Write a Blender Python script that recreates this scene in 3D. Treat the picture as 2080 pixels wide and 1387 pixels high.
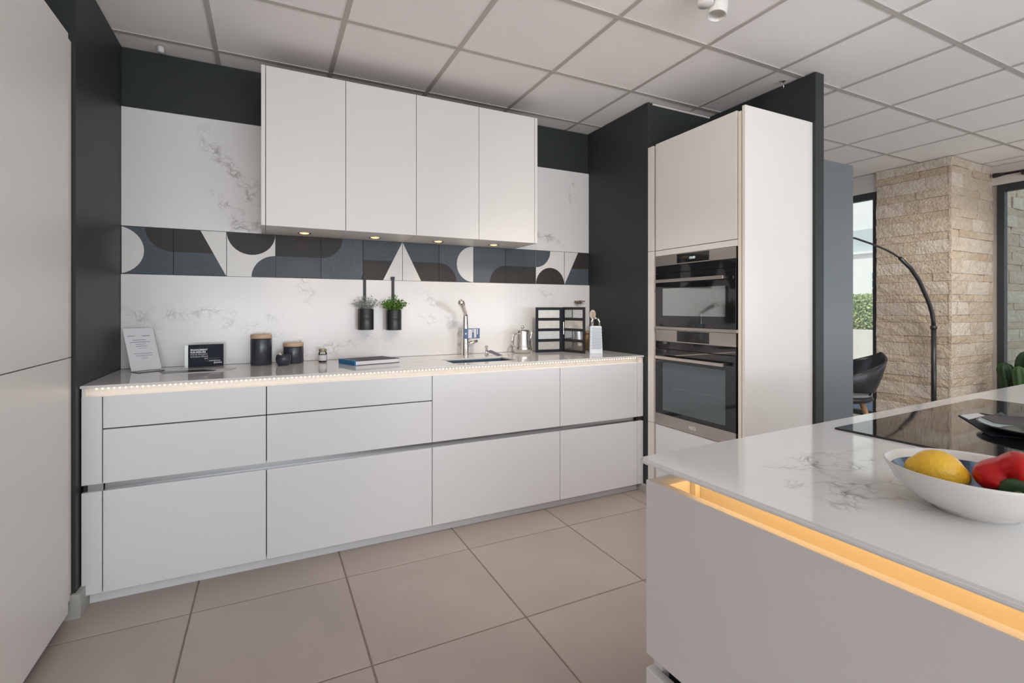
import bpy, bmesh, math, random
from mathutils import Vector, Matrix, noise
R = random.Random(7)
scene = bpy.context.scene
for o in list(bpy.data.objects):
    bpy.data.objects.remove(o)

# ------------------------------------------------------------------ camera
H = 1.2724                       # camera height
CE = 2.6868                      # ceiling height
F, PX, PY, YAW = 980.9, 1012.16, 625.44, 0.4465
cam_d = bpy.data.cameras.new('camera')
cam_d.sensor_width = 36.0
cam_d.lens = F / 2080 * 36.0
cam_d.shift_x = (1040 - PX) / 2080
cam_d.shift_y = (PY - 693.5) / 2080
cam_d.clip_start = 0.02
cam = bpy.data.objects.new('camera', cam_d)
cam.location = (0, 0, H)
cam.rotation_euler = (math.pi / 2, 0, -YAW)
scene.collection.objects.link(cam)
scene.camera = cam

# ------------------------------------------------------------------ world, sun, window light, exposure
w = bpy.data.worlds.new('world'); scene.world = w; w.use_nodes = True
bg = w.node_tree.nodes['Background']
bg.inputs['Color'].default_value = (0.82, 0.90, 1.0, 1)
bg.inputs['Strength'].default_value = 1.12
sun_d = bpy.data.lights.new('sun', 'SUN'); sun_d.energy = 2.2; sun_d.angle = math.radians(1.0); sun_d.color = (1, .93, .84)
sun = bpy.data.objects.new('sun', sun_d); scene.collection.objects.link(sun)
sun.rotation_euler = (0, math.radians(-40), math.radians(-8))

def area(name, loc, rot, sx, sy, power, col):
    d = bpy.data.lights.new(name, 'AREA'); d.shape = 'RECTANGLE'; d.size = sx; d.size_y = sy
    d.energy = power; d.color = col
    o = bpy.data.objects.new(name, d); o.location = loc; o.rotation_euler = rot
    scene.collection.objects.link(o)
    return o
HP = math.pi / 2
# shop-front daylight behind the camera; the upward-tilted pair is added ceiling fill
area('daylight_front', (.9, -3.42, 1.45), (HP, 0, 0), 4.4, 2.2, 44, (0.88, 0.94, 1.0))
area('ceiling_fill_front', (2.4, -3.35, 1.0), (HP + math.radians(38), 0, 0), 7.0, 1.2, 102, (0.94, 0.97, 1.0))
area('ceiling_fill_side', (6.4, -1.0, .9), (HP + math.radians(38), 0, HP), 4.2, 1.2, 12, (0.95, 0.98, 1.0))
vs = scene.view_settings
vs.view_transform = 'Standard'
vs.look = 'None'
vs.gamma = 1.0
vs.use_curve_mapping = False
vs.exposure = 0.08
scene.cycles.diffuse_bounces = 8
scene.cycles.max_bounces = 14

# ------------------------------------------------------------------ materials
def nt(name):
    m = bpy.data.materials.new(name); m.use_nodes = True
    return m, m.node_tree.nodes, m.node_tree.links, m.node_tree.nodes['Principled BSDF']

def M(name, col, rough=.5, metal=0., spec=.5, var=0., vscale=4., bump=0., bscale=60., coat=0., stretch=None, rvar=0.):
    m, n, l, b = nt(name)
    b.inputs['Base Color'].default_value = (*col, 1)
    b.inputs['Roughness'].default_value = rough
    b.inputs['Metallic'].default_value = metal
    b.inputs['Specular IOR Level'].default_value = spec
    b.inputs['Coat Weight'].default_value = coat
    b.inputs['Coat Roughness'].default_value = .05
    tc = n.new('ShaderNodeTexCoord'); vec = tc.outputs['Object']
    if stretch:
        mp = n.new('ShaderNodeMapping'); mp.inputs['Scale'].default_value = stretch
        l.new(vec, mp.inputs['Vector']); vec = mp.outputs['Vector']
    if var:
        t = n.new('ShaderNodeTexNoise'); t.inputs['Scale'].default_value = vscale; t.inputs['Detail'].default_value = 4
        l.new(vec, t.inputs['Vector'])
        mr = n.new('ShaderNodeMapRange'); mr.inputs[1].default_value = .3; mr.inputs[2].default_value = .7
        mr.inputs[3].default_value = 1 - var; mr.inputs[4].default_value = 1 + var
        l.new(t.outputs['Fac'], mr.inputs[0])
        mx = n.new('ShaderNodeVectorMath'); mx.operation = 'SCALE'; mx.inputs[0].default_value = col
        l.new(mr.outputs[0], mx.inputs['Scale']); l.new(mx.outputs[0], b.inputs['Base Color'])
    if bump:
        t2 = n.new('ShaderNodeTexNoise'); t2.inputs['Scale'].default_value = bscale; t2.inputs['Detail'].default_value = 3
        l.new(vec, t2.inputs['Vector'])
        bp = n.new('ShaderNodeBump'); bp.inputs['Strength'].default_value = bump; bp.inputs['Distance'].default_value = .01
        l.new(t2.outputs['Fac'], bp.inputs['Height']); l.new(bp.outputs['Normal'], b.inputs['Normal'])
    return m

def EM(name, col, s):
    m, n, l, b = nt(name)
    b.inputs['Base Color'].default_value = (*col, 1)
    b.inputs['Emission Color'].default_value = (*col, 1)
    b.inputs['Emission Strength'].default_value = s
    return m

def marble(name, base, vein, patches, rough, plane='xz', cell=9.0, width=.05, strength=.75):
    """quartz with crackled grey veins that gather in elongated drifts; patches = (cx, cy, angle, half length, half width)"""
    m, n, l, b = nt(name)
    tc = n.new('ShaderNodeTexCoord')
    sep = n.new('ShaderNodeSeparateXYZ'); l.new(tc.outputs['Object'], sep.inputs[0])
    cmb = n.new('ShaderNodeCombineXYZ')
    l.new(sep.outputs['X'], cmb.inputs['X']); l.new(sep.outputs['Z' if plane == 'xz' else 'Y'], cmb.inputs['Y'])
    P = cmb.outputs[0]
    dn = n.new('ShaderNodeTexNoise'); dn.inputs['Scale'].default_value = 7; dn.inputs['Detail'].default_value = 5
    l.new(P, dn.inputs['Vector'])
    ds = n.new('ShaderNodeVectorMath'); ds.operation = 'SUBTRACT'; ds.inputs[1].default_value = (.5, .5, .5)
    l.new(dn.outputs['Color'], ds.inputs[0])
    dsc = n.new('ShaderNodeVectorMath'); dsc.operation = 'SCALE'; dsc.inputs['Scale'].default_value = .16
    l.new(ds.outputs[0], dsc.inputs[0])
    pd = n.new('ShaderNodeVectorMath'); pd.operation = 'ADD'; l.new(P, pd.inputs[0]); l.new(dsc.outputs[0], pd.inputs[1])
    def ridge(scale, wd):
        v = n.new('ShaderNodeTexVoronoi'); v.feature = 'DISTANCE_TO_EDGE'; v.inputs['Scale'].default_value = scale
        l.new(pd.outputs[0], v.inputs['Vector'])
        mr = n.new('ShaderNodeMapRange'); mr.inputs[1].default_value = 0; mr.inputs[2].default_value = wd
        mr.inputs[3].default_value = 1; mr.inputs[4].default_value = 0
        l.new(v.outputs['Distance'], mr.inputs[0]); return mr.outputs[0]
    r1 = ridge(cell, width); r2 = ridge(cell * 3.1, width * 1.6)
    mxr = n.new('ShaderNodeMath'); mxr.operation = 'MAXIMUM'; l.new(r1, mxr.inputs[0])
    h = n.new('ShaderNodeMath'); h.operation = 'MULTIPLY'; h.inputs[1].default_value = .75; l.new(r2, h.inputs[0]); l.new(h.outputs[0], mxr.inputs[1])
    acc = None
    dsm = n.new('ShaderNodeVectorMath'); dsm.operation = 'SCALE'; dsm.inputs['Scale'].default_value = .22
    l.new(ds.outputs[0], dsm.inputs[0])
    pm = n.new('ShaderNodeVectorMath'); pm.operation = 'ADD'; l.new(P, pm.inputs[0]); l.new(dsm.outputs[0], pm.inputs[1])
    for (px, py, an, hl, hw) in patches:
        mp = n.new('ShaderNodeMapping'); mp.vector_type = 'TEXTURE'
        mp.inputs['Location'].default_value = (px, py, 0); mp.inputs['Rotation'].default_value = (0, 0, math.radians(an))
        mp.inputs['Scale'].default_value = (hl, hw, 1)
        l.new(pm.outputs[0], mp.inputs['Vector'])
        g = n.new('ShaderNodeTexGradient'); g.gradient_type = 'SPHERICAL'; l.new(mp.outputs[0], g.inputs[0])
        if acc is None: acc = g.outputs['Fac']
        else:
            q = n.new('ShaderNodeMath'); q.operation = 'MAXIMUM'; l.new(acc, q.inputs[0]); l.new(g.outputs['Fac'], q.inputs[1]); acc = q.outputs[0]
    pw = n.new('ShaderNodeMapRange'); pw.inputs[1].default_value = 0; pw.inputs[2].default_value = .55; l.new(acc, pw.inputs[0])
    bn = n.new('ShaderNodeTexNoise'); bn.inputs['Scale'].default_value = 14; bn.inputs['Detail'].default_value = 3; l.new(P, bn.inputs['Vector'])
    bm_ = n.new('ShaderNodeMapRange'); bm_.inputs[1].default_value = .38; bm_.inputs[2].default_value = .62; l.new(bn.outputs['Fac'], bm_.inputs[0])
    k1 = n.new('ShaderNodeMath'); k1.operation = 'MULTIPLY'; l.new(pw.outputs[0], k1.inputs[0]); l.new(mxr.outputs[0], k1.inputs[1])
    k2 = n.new('ShaderNodeMath'); k2.operation = 'MULTIPLY'; l.new(k1.outputs[0], k2.inputs[0]); l.new(bm_.outputs[0], k2.inputs[1])
    k3 = n.new('ShaderNodeMath'); k3.operation = 'MULTIPLY'; l.new(k2.outputs[0], k3.inputs[0]); k3.inputs[1].default_value = strength
    cl = n.new('ShaderNodeTexNoise'); cl.inputs['Scale'].default_value = 2.2; l.new(P, cl.inputs['Vector'])
    cm = n.new('ShaderNodeMix'); cm.data_type = 'RGBA'
    cm.inputs['A'].default_value = (*[c * .95 for c in base], 1); cm.inputs['B'].default_value = (*[min(1, c * 1.04) for c in base], 1)
    l.new(cl.outputs['Fac'], cm.inputs['Factor'])
    mix = n.new('ShaderNodeMix'); mix.data_type = 'RGBA'; mix.inputs['B'].default_value = (*vein, 1)
    l.new(cm.outputs['Result'], mix.inputs['A']); l.new(k3.outputs[0], mix.inputs['Factor'])
    l.new(mix.outputs['Result'], b.inputs['Base Color'])
    b.inputs['Roughness'].default_value = rough
    return m

def stone_mat(name, c1, c2):
    m, n, l, b = nt(name)
    oi = n.new('ShaderNodeObjectInfo'); tc = n.new('ShaderNodeTexCoord')
    t = n.new('ShaderNodeTexNoise'); t.inputs['Scale'].default_value = 22; t.inputs['Detail'].default_value = 6; t.inputs['Roughness'].default_value = .65
    l.new(tc.outputs['Object'], t.inputs['Vector'])
    mx = n.new('ShaderNodeMix'); mx.data_type = 'RGBA'; mx.inputs['A'].default_value = (*c1, 1); mx.inputs['B'].default_value = (*c2, 1)
    ad = n.new('ShaderNodeMath'); ad.operation = 'MULTIPLY_ADD'; ad.inputs[1].default_value = .55
    ad2 = n.new('ShaderNodeMapRange'); ad2.inputs[1].default_value = .35; ad2.inputs[2].default_value = .68; ad2.inputs[4].default_value = .6
    l.new(t.outputs['Fac'], ad2.inputs[0]); l.new(oi.outputs['Random'], ad.inputs[0]); l.new(ad2.outputs[0], ad.inputs[2])
    l.new(ad.outputs[0], mx.inputs['Factor']); l.new(mx.outputs['Result'], b.inputs['Base Color'])
    b.inputs['Roughness'].default_value = .9
    t2 = n.new('ShaderNodeTexNoise'); t2.inputs['Scale'].default_value = 48; t2.inputs['Detail'].default_value = 6
    l.new(tc.outputs['Object'], t2.inputs['Vector'])
    bp = n.new('ShaderNodeBump'); bp.inputs['Strength'].default_value = .9; bp.inputs['Distance'].default_value = .02
    l.new(t2.outputs['Fac'], bp.inputs['Height']); l.new(bp.outputs['Normal'], b.inputs['Normal'])
    return m

def glass(name, tint, refl=.06):
    """thin pane: mostly clear, a Fresnel share of mirror"""
    m = bpy.data.materials.new(name); m.use_nodes = True
    n, l = m.node_tree.nodes, m.node_tree.links
    n.remove(n['Principled BSDF'])
    tr = n.new('ShaderNodeBsdfTransparent'); tr.inputs[0].default_value = (*tint, 1)
    gl = n.new('ShaderNodeBsdfGlossy'); gl.inputs['Roughness'].default_value = .02
    fr = n.new('ShaderNodeFresnel'); fr.inputs[0].default_value = 1.45
    mx = n.new('ShaderNodeMixShader'); l.new(fr.outputs[0], mx.inputs[0]); l.new(tr.outputs[0], mx.inputs[1]); l.new(gl.outputs[0], mx.inputs[2])
    l.new(mx.outputs[0], n['Material Output'].inputs['Surface'])
    return m

LAC = M('warm_white_lacquer', (.765, .732, .70), .38, var=.015, vscale=1.5)
LACB = M('cool_daylit_lacquer', (.755, .765, .79), .38, var=.012, vscale=1.5)  # same lacquer, with the cool daylight cast put into its colour
LACI = M('grey_white_lacquer', (.68, .66, .66), .42, var=.012)
CARC = M('brown_carcass', (.20, .12, .08), .7, var=.1)
SEAM = M('dark_cabinet_core', (.035, .028, .03), .8)
ANTH = M('anthracite_paint', (.038, .043, .043), .45, spec=.22, var=.05, vscale=3, bump=.05, bscale=300)
WALLW = M('off_white_paint', (.62, .58, .54), .8, var=.02, bump=.03, bscale=200)
BASEB = M('grey_stone_skirting', (.42, .42, .38), .5, var=.06)
FLOORT = M('taupe_floor_tile', (.44, .375, .335), .36, var=.07, vscale=2.6, bump=.02, bscale=120)
GROUT = M('floor_grout', (.25, .205, .175), .9, var=.12, vscale=25)
CEILT = M('mineral_ceiling_tile', (.95, .915, .89), .9, var=.02, vscale=2, bump=.1, bscale=260)
GRID = M('ceiling_grid_metal', (.52, .485, .46), .45)
ALU = M('brushed_aluminium', (.44, .45, .46), .28, metal=1, stretch=(1, 60, 60), var=.05, vscale=6)
ALUB = M('pale_lacquered_profile', (.82, .78, .74), .35)
ALUC = M('cream_lacquered_profile', (.80, .74, .62), .4)
STEEL = M('brushed_steel', (.50, .455, .425), .34, metal=1, stretch=(80, 1.5, 80), var=.06, vscale=5)
CHROME = M('polished_chrome', (.82, .79, .77), .07, metal=1)
STSTEEL = M('polished_steel', (.72, .69, .66), .13, metal=1)
BGLASS = M('black_glass', (.010, .010, .012), .04, spec=.7)
OGLASS = M('mirrored_oven_window', (.33, .36, .37), .06, metal=1)
OGLASS2 = M('dark_oven_window', (.115, .14, .155), .16, metal=.35, spec=.7)
DISP = M('display_glass', (.012, .012, .012), .06)
BLK = M('matt_black', (.018, .017, .019), .45)
BLKM = M('black_metal', (.022, .021, .023), .33, spec=.6)
FRAME = M('dark_window_frame', (.030, .032, .036), .5)
TW = M('tile_white', (.74, .72, .69), .3, var=.02)
TB = M('tile_blue_grey', (.082, .098, .116), .5, spec=.3, var=.22, vscale=9, stretch=(2, 2, 60))
TBV = M('tile_blue_grey_upright_grain', (.102, .120, .140), .5, spec=.3, var=.22, vscale=9, stretch=(60, 2, 2))
TD = M('tile_charcoal', (.043, .039, .036), .5, spec=.3, var=.2, vscale=9, stretch=(2, 2, 60))
WOOD = M('pale_wood', (.80, .64, .50), .5, var=.18, vscale=6, stretch=(3, 3, 30))
LIDW = M('bamboo_lid', (.62, .43, .29), .5, var=.1, vscale=5, stretch=(1, 1, 14))
CERA = M('blue_black_ceramic', (.040, .046, .058), .2, var=.08)
WHITEC = M('white_porcelain', (.70, .68, .66), .18)
PAPER = M('white_paper', (.74, .73, .76), .7)
INK = M('grey_ink', (.22, .22, .25), .8)
NAVY = M('navy_card', (.016, .019, .032), .6, spec=.2, var=.06)
WINK = M('white_print', (.75, .77, .80), .7)
BINK = M('dim_blue_print', (.07, .08, .12), .7)
BLUE = M('blue_cloth_spine', (.018, .16, .36), .5, var=.05)
SLATEB = M('dark_slate_cover', (.055, .052, .068), .55, var=.06)
SINKM = M('blue_grey_composite', (.055, .095, .145), .4, var=.05)
TAGM = M('blue_tag', (.10, .16, .30), .5)
TAGD = M('dusky_tag', (.11, .105, .16), .5)
ACRY = glass('clear_acrylic', (.95, .97, .96))
PANE = glass('window_pane', (.93, .97, .95))
LEAFG = M('fresh_green_leaf', (.10, .24, .035), .55, var=.45, vscale=40)
LEAFS = M('silvery_leaf', (.30, .35, .31), .6, var=.3, vscale=40)
CACT = M('cactus_green', (.012, .040, .013), .5, var=.35, vscale=14)
CACTR = M('cactus_pale_rib', (.035, .085, .028), .6)
TERRA = M('oxblood_glaze', (.13, .025, .03), .4)
SOIL = M('dark_soil', (.03, .022, .016), .95, bump=.5)
LEMON = M('lemon_rind', (.86, .50, .035), .3, var=.14, vscale=18, bump=.18, bscale=160)
PEPPER = M('red_pepper_skin', (.50, .004, .005), .24, spec=.3, var=.15, vscale=14)
STEMG = M('dark_green_stem', (.025, .060, .018), .5, var=.3, vscale=30)
STEMC = M('pale_cut_stem', (.24, .26, .08), .6)
STONE_L = stone_mat('travertine_split', (.50, .38, .275), (.70, .625, .54))
STONE_S = stone_mat('travertine_band', (.49, .365, .25), (.65, .545, .435))
MORT = M('pillar_core', (.24, .19, .15), .95)
CHAIRB = M('charcoal_moulded_shell', (.030, .033, .038), .32, var=.05)
CHAIRS = M('grey_seat_pad', (.34, .34, .35), .75, bump=.1)
OAK = M('oak_leg', (.52, .31, .15), .45, var=.2, vscale=5, stretch=(8, 8, 1))
SPOTL = EM('warm_halogen', (1.0, .50, .17), 3.2)
LEDW = EM('warm_led', (1.0, .84, .62), 2.2)
LEDO = EM('amber_led', (1.0, .60, .22), 6.0)
DIG = EM('clock_digits', (.75, .85, .9), .7)
GRATER = M('grater_steel', (.55, .56, .57), .42, metal=.6)
BROWN = M('dried_seed_head', (.16, .10, .07), .9)
PASTA = M('amber_dry_goods', (.52, .33, .13), .6, var=.4, vscale=60)
HOUSE = M('white_render', (.80, .77, .76), .9, var=.02)
ROOFM = M('pale_roof', (.62, .58, .56), .9)
SHUT = M('grey_shutter', (.55, .58, .60), .8)
HEDGE = M('hedge_leaf', (.55, .60, .33), .7, var=.5, vscale=16)
ROAD = M('pale_paving', (.66, .63, .61), .95, var=.03)
PAVSHADE = M('blue_shaded_paving', (.13, .18, .27), .9, var=.15, vscale=6)  # paving tinted blue: the building's shade is put into the colour
KERB = M('pale_low_wall', (.66, .60, .56), .95, var=.05)

# ------------------------------------------------------------------ mesh helpers
COL = scene.collection
class MB:
    def __init__(s): s.bm = bmesh.new()
    def _merge(s, b, smooth=False):
        mp = {}
        for v in b.verts: mp[v] = s.bm.verts.new(v.co)
        for f in b.faces:
            try:
                nf = s.bm.faces.new([mp[v] for v in f.verts]); nf.smooth = smooth or f.smooth
            except ValueError: pass
        b.free(); return s
    def box(s, x0, x1, y0, y1, z0, z1, bev=0., seg=2):
        b = bmesh.new()
        vs_ = [b.verts.new((x, y, z)) for x in (x0, x1) for y in (y0, y1) for z in (z0, z1)]
        for f in ((0, 1, 3, 2), (4, 6, 7, 5), (0, 4, 5, 1), (2, 3, 7, 6), (0, 2, 6, 4), (1, 5, 7, 3)):
            b.faces.new([vs_[i] for i in f])
        if bev: bmesh.ops.bevel(b, geom=b.edges[:], offset=bev, segments=seg, affect='EDGES', profile=.6)
        return s._merge(b)
    def prism(s, pts, axis, a0, a1, bev=0.):
        """polygon in the plane across `axis` ('x': pts=(y,z), 'y': pts=(x,z), 'z': pts=(x,y)) pushed from a0 to a1"""
        b = bmesh.new()
        def co(p, a): return {'x': (a, p[0], p[1]), 'y': (p[0], a, p[1]), 'z': (p[0], p[1], a)}[axis]
        lo = [b.verts.new(co(p, a0)) for p in pts]; hi = [b.verts.new(co(p, a1)) for p in pts]
        n = len(pts)
        b.faces.new(lo[::-1]); b.faces.new(hi)
        for i in range(n): b.faces.new((lo[i], lo[(i + 1) % n], hi[(i + 1) % n], hi[i]))
        bmesh.ops.recalc_face_normals(b, faces=b.faces[:])
        if bev: bmesh.ops.bevel(b, geom=b.edges[:], offset=bev, segments=2, affect='EDGES')
        return s._merge(b)
    def lathe(s, prof, c=(0, 0, 0), seg=40, sx=1., sy=1., flip=False):
        b = bmesh.new(); rings = []
        for r, z in prof:
            if r < 1e-6: rings.append([b.verts.new((c[0], c[1], c[2] + z))])
            else: rings.append([b.verts.new((c[0] + sx * r * math.cos(2 * math.pi * i / seg), c[1] + sy * r * math.sin(2 * math.pi * i / seg), c[2] + z)) for i in range(seg)])
        for A, B in zip(rings, rings[1:]):
            for i in range(seg):
                j = (i + 1) % seg
                if len(A) == 1 and len(B) == 1: continue
                if len(A) == 1: f = (A[0], B[i], B[j])
                elif len(B) == 1: f = (A[i], B[0], A[j])
                else: f = (A[i], B[i], B[j], A[j])
                b.faces.new(f)
        bmesh.ops.recalc_face_normals(b, faces=b.faces[:])
        return s._merge(b, True)
    def tube(s, pts, rad, seg=12, closed=False, flat=None):
        pts = [Vector(p) for p in pts]; n = len(pts)
        rads = rad if isinstance(rad, (list, tuple)) else [rad] * n
        b = bmesh.new(); rings = []; up = None
        for i, p in enumerate(pts):
            if closed: t = pts[(i + 1) % n] - pts[i - 1]
            else: t = pts[min(i + 1, n - 1)] - pts[max(i - 1, 0)]
            t.normalize()
            if up is None:
                up = Vector((0, 0, 1)) if abs(t.z) < .9 else Vector((1, 0, 0))
            a = t.cross(up).normalized(); up = a.cross(t).normalized()
            fl = flat or (1, 1)
            rings.append([b.verts.new(p + (a * math.cos(2 * math.pi * k / seg) * fl[0] + up * math.sin(2 * math.pi * k / seg) * fl[1]) * rads[i]) for k in range(seg)])
        rng = n if closed else n - 1
        for i in range(rng):
            A, B = rings[i], rings[(i + 1) % n]
            for k in range(seg): b.faces.new((A[k], A[(k + 1) % seg], B[(k + 1) % seg], B[k]))
        if not closed:
            b.faces.new(rings[0][::-1]); b.faces.new(rings[-1])
        bmesh.ops.recalc_face_normals(b, faces=b.faces[:])
        for f in b.faces: f.smooth = len(f.verts) == 4
        return s._merge(b)
    def ball(s, c, r, sc=(1, 1, 1), seg=20, rings=12):
        b = bmesh.new(); bmesh.ops.create_uvsphere(b, u_segments=seg, v_segments=rings, radius=r)
        for v in b.verts: v.co = Vector((v.co.x * sc[0] + c[0], v.co.y * sc[1] + c[1], v.co.z * sc[2] + c[2]))
        return s._merge(b, True)
    def quad(s, *pts):
        s.bm.faces.new([s.bm.verts.new(p) for p in pts]); return s
    def mesh(s, name, mat):
        me = bpy.data.meshes.new(name); s.bm.to_mesh(me); s.bm.free(); me.materials.append(mat); return me

def thing(name, label, cat, loc=(0, 0, 0), rz=0., group=None, kind=None):
    o = bpy.data.objects.new(name, None); COL.objects.link(o); o.location = loc; o.rotation_euler = (0, 0, rz)
    o.empty_display_size = .05
    if label: o['label'] = label
    if cat: o['category'] = cat
    if group: o['group'] = group
    if kind: o['kind'] = kind
    return o
def tag(o, label, cat=None, group=None, kind=None):
    if label: o['label'] = label
    if cat: o['category'] = cat
    if group: o['group'] = group
    if kind: o['kind'] = kind
    return o
ROOT = {}
def part(name, mb, mat, parent=None, label=None, kind=None, local=False):
    """one mesh object; its coordinates are world coordinates unless local=True, and are moved into the parent's frame"""
    me = mb.mesh(name, mat) if isinstance(mb, MB) else mb
    o = bpy.data.objects.new(name, me); COL.objects.link(o)
    if parent is not None:
        o.parent = parent
        if not local:
            off = Vector(parent.location); q = parent.parent
            while q is not None: off += Vector(q.location); q = q.parent
            me.transform(Matrix.Translation(-off))
    if label: o['label'] = label
    if kind: o['kind'] = kind
    return o
def single(name, mb, mat, label, cat, loc=(0, 0, 0), group=None, kind=None):
    o = part(name, mb, mat)
    if loc != (0, 0, 0):
        o.data.transform(Matrix.Translation(-Vector(loc))); o.location = loc
    return tag(o, label, cat, group, kind)
def struct(name, mb, mat, parent=None, label=None):
    o = part(name, mb, mat, parent); o['kind'] = 'structure'
    if label: o['label'] = label
    return o
def inst(me, name, parent, loc, rz=0., scale=None):
    o = bpy.data.objects.new(name, me); COL.objects.link(o); o.parent = parent; o.location = loc
    if rz: o.rotation_euler = (0, 0, rz)
    if scale: o.scale = scale
    return o
def text_part(name, body, size, mat, parent, mtx, bold=0., align='LEFT', extrude=.0002, width=None, italic=0.):
    cu = bpy.data.curves.new(name, 'FONT'); cu.body = body; cu.size = size; cu.align_x = align
    cu.extrude = extrude; cu.offset = bold; cu.shear = italic; cu.resolution_u = 2
    t = bpy.data.objects.new(name + '_tmp', cu); COL.objects.link(t)
    dg = bpy.context.evaluated_depsgraph_get()
    me = bpy.data.meshes.new_from_object(t.evaluated_get(dg))
    bpy.data.objects.remove(t); bpy.data.curves.remove(cu)
    if width:
        xs = [v.co.x for v in me.vertices]; k = width / max(1e-6, max(xs) - min(xs))
        for v in me.vertices: v.co.x *= k
    me.transform(mtx); me.materials.clear(); me.materials.append(mat); me.name = name
    o = bpy.data.objects.new(name, me); COL.objects.link(o); o.parent = parent
    return o

# ------------------------------------------------------------------ room shell
X0, X1 = -1.45, 6.60            # left wall, right wall
Y0, Y1 = -3.5, 6.4              # shop front behind the camera, far wall
XL, XR = -.711, 2.362           # kitchen alcove
YB = 3.24                       # alcove back wall
YE = 2.545                      # front ends of the alcove side walls
FT = .6246                      # floor tile
FX, FY = -.287, 2.369           # one floor joint crossing

floor = struct('floor', MB().box(X0 - .1, X1 + .1, Y0 - .1, Y1 + .1, -.2, -.003), GROUT, label='taupe square tiles with grey joints over the whole floor')
def rect_tiles(lo, hi, ref, step):
    i = math.floor((lo - ref) / step); out = []
    a = ref + i * step
    while a < hi - 1e-6:
        s0, s1 = max(a, lo), min(a + step, hi)
        if s1 - s0 > .02: out.append((s0, s1))
        a += step
    return out
gap = .0035
cache = {}
for (a, b) in rect_tiles(X0, X1, FX, FT):
    for (c, d) in rect_tiles(Y0, Y1, FY, FT):
        if c >= YB and b <= 3.0: continue
        key = (round(b - a, 3), round(d - c, 3))
        if key not in cache:
            cache[key] = MB().box(gap, b - a - gap, gap, d - c - gap, -.0135, 0, .0015, 1).mesh('floor_tile', FLOORT)
        inst(cache[key], 'floor_tile', floor, (a, c, 0))

ceiling = struct('ceiling', MB().box(X0 - .1, X1 + .1, Y0 - .1, Y1 + .1, CE + .03, CE + .55), WALLW, label='suspended ceiling of pale square tiles in a grey metal grid')
cache = {}
CX, CY, CT = -.2537, 3.0689, .6
XS = rect_tiles(X0, X1, CX, CT); YS = rect_tiles(Y0, Y1, CY, CT)
for (a, b) in XS:
    for (c, d) in YS:
        key = (round(b - a, 3), round(d - c, 3))
        if key not in cache:
            cache[key] = MB().box(.004, b - a - .004, .004, d - c - .004, .004, .03, .002, 1).mesh('ceiling_tile', CEILT)
        inst(cache[key], 'ceiling_tile', ceiling, (a, c, CE))
for (a, b) in XS[1:]:
    part('grid_rail', MB().box(a - .012, a + .012, Y0, Y1, CE, CE + .02), GRID, ceiling)
for (c, d) in YS[1:]:
    part('grid_rail', MB().box(X0, X1, c - .012, c + .012, CE - .0005, CE + .019), GRID, ceiling)

wb = struct('wall_back', MB().box(XL - .05, XR + .05, YB, YB + .12, 0, CE), ANTH, label='anthracite back wall of the kitchen alcove')
struct('wall_left', MB().box(X0, XL, YE, YB + .12, 0, CE), ANTH, label='anthracite wall closing the alcove on its left')
struct('wall_right', MB().box(XR, 2.96, 2.552, YB + .12, 0, CE), ANTH, label='anthracite wall closing the alcove on its right')
struct('wall_partition', MB().box(2.96, 3.04, 1.785, YB + .12, 0, CE, .002, 1), ANTH, label='full height anthracite partition behind the oven column')
struct('wall_divider', MB().box(3.041, 4.12, 2.20, 2.28, 0, 2.381, .002, 1), M('daylit_anthracite_paint', (.165, .182, .193), .36, spec=.5), label='lower anthracite divider beyond the oven column')  # anthracite lightened: daylight from the side is put into this paint
struct('wall_side', MB().box(X0 - .1, X0, Y0, Y1, 0, CE), WALLW)
mb = MB(); mb.box(X0, X1, Y0 - .1, Y0, 0, .3); mb.box(X0, X1, Y0 - .1, Y0, 2.55, CE)
mb.box(X0, -1.35, Y0 - .1, Y0, .3, 2.55); mb.box(6.0, X1, Y0 - .1, Y0, .3, 2.55)
struct('wall_front', mb, WALLW, label='shop front wall behind the camera')
struct('wall_far', MB().box(3.04, X1, Y1, Y1 + .1, 0, CE), WALLW)
# outer wall right of the pillar (x = 6.557) and beyond it (x = 5.76)
mb = MB(); mb.box(6.557, 6.70, Y0, 2.244, 2.497, CE); mb.box(6.602, 6.70, 2.201, 2.259, 0, 2.497); mb.box(6.557, 6.70, 1.35, 1.5, 0, 2.497); mb.box(6.557, 6.70, -3.5, -3.2, 0, 2.497)
mb.box(6.557, 6.70, -3.2, 1.35, 0, .3)
struct('wall_window_side', mb, WALLW, label='pale wall band above the right-hand window')
mb = MB(); mb.box(5.765, 5.95, 2.84, Y1, 2.495, CE); mb.box(5.765, 5.95, 4.7, Y1, 0, 2.495); mb.box(5.765, 5.95, 2.84, 4.7, 0, .12)
struct('wall_window_far', mb, WALLW, label='pale wall band above the far window')
mb = MB(); mb.prism([(XL - .10, YE - .001), (XL - .10, YE - .016), (XL + .02, YE - .016), (XL + .02, 2.636), (XL + .001, 2.636), (XL + .001, YE - .001)], 'z', 0, .1)
struct('baseboard_left', mb, BASEB, label='grey stone skirting around the end of the left alcove wall')
struct('baseboard_right', MB().box(XR - .022, XR - .001, 2.553, 2.64, 0, .055, .002, 1), BASEB, label='grey skirting at the foot of the right alcove wall')
struct('trim_1', MB().box(XR + .04, 2.955, 2.546, 2.5515, CE - .014, CE - .002), WALLW, label='white edge trim where the dark wall meets the ceiling')

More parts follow.
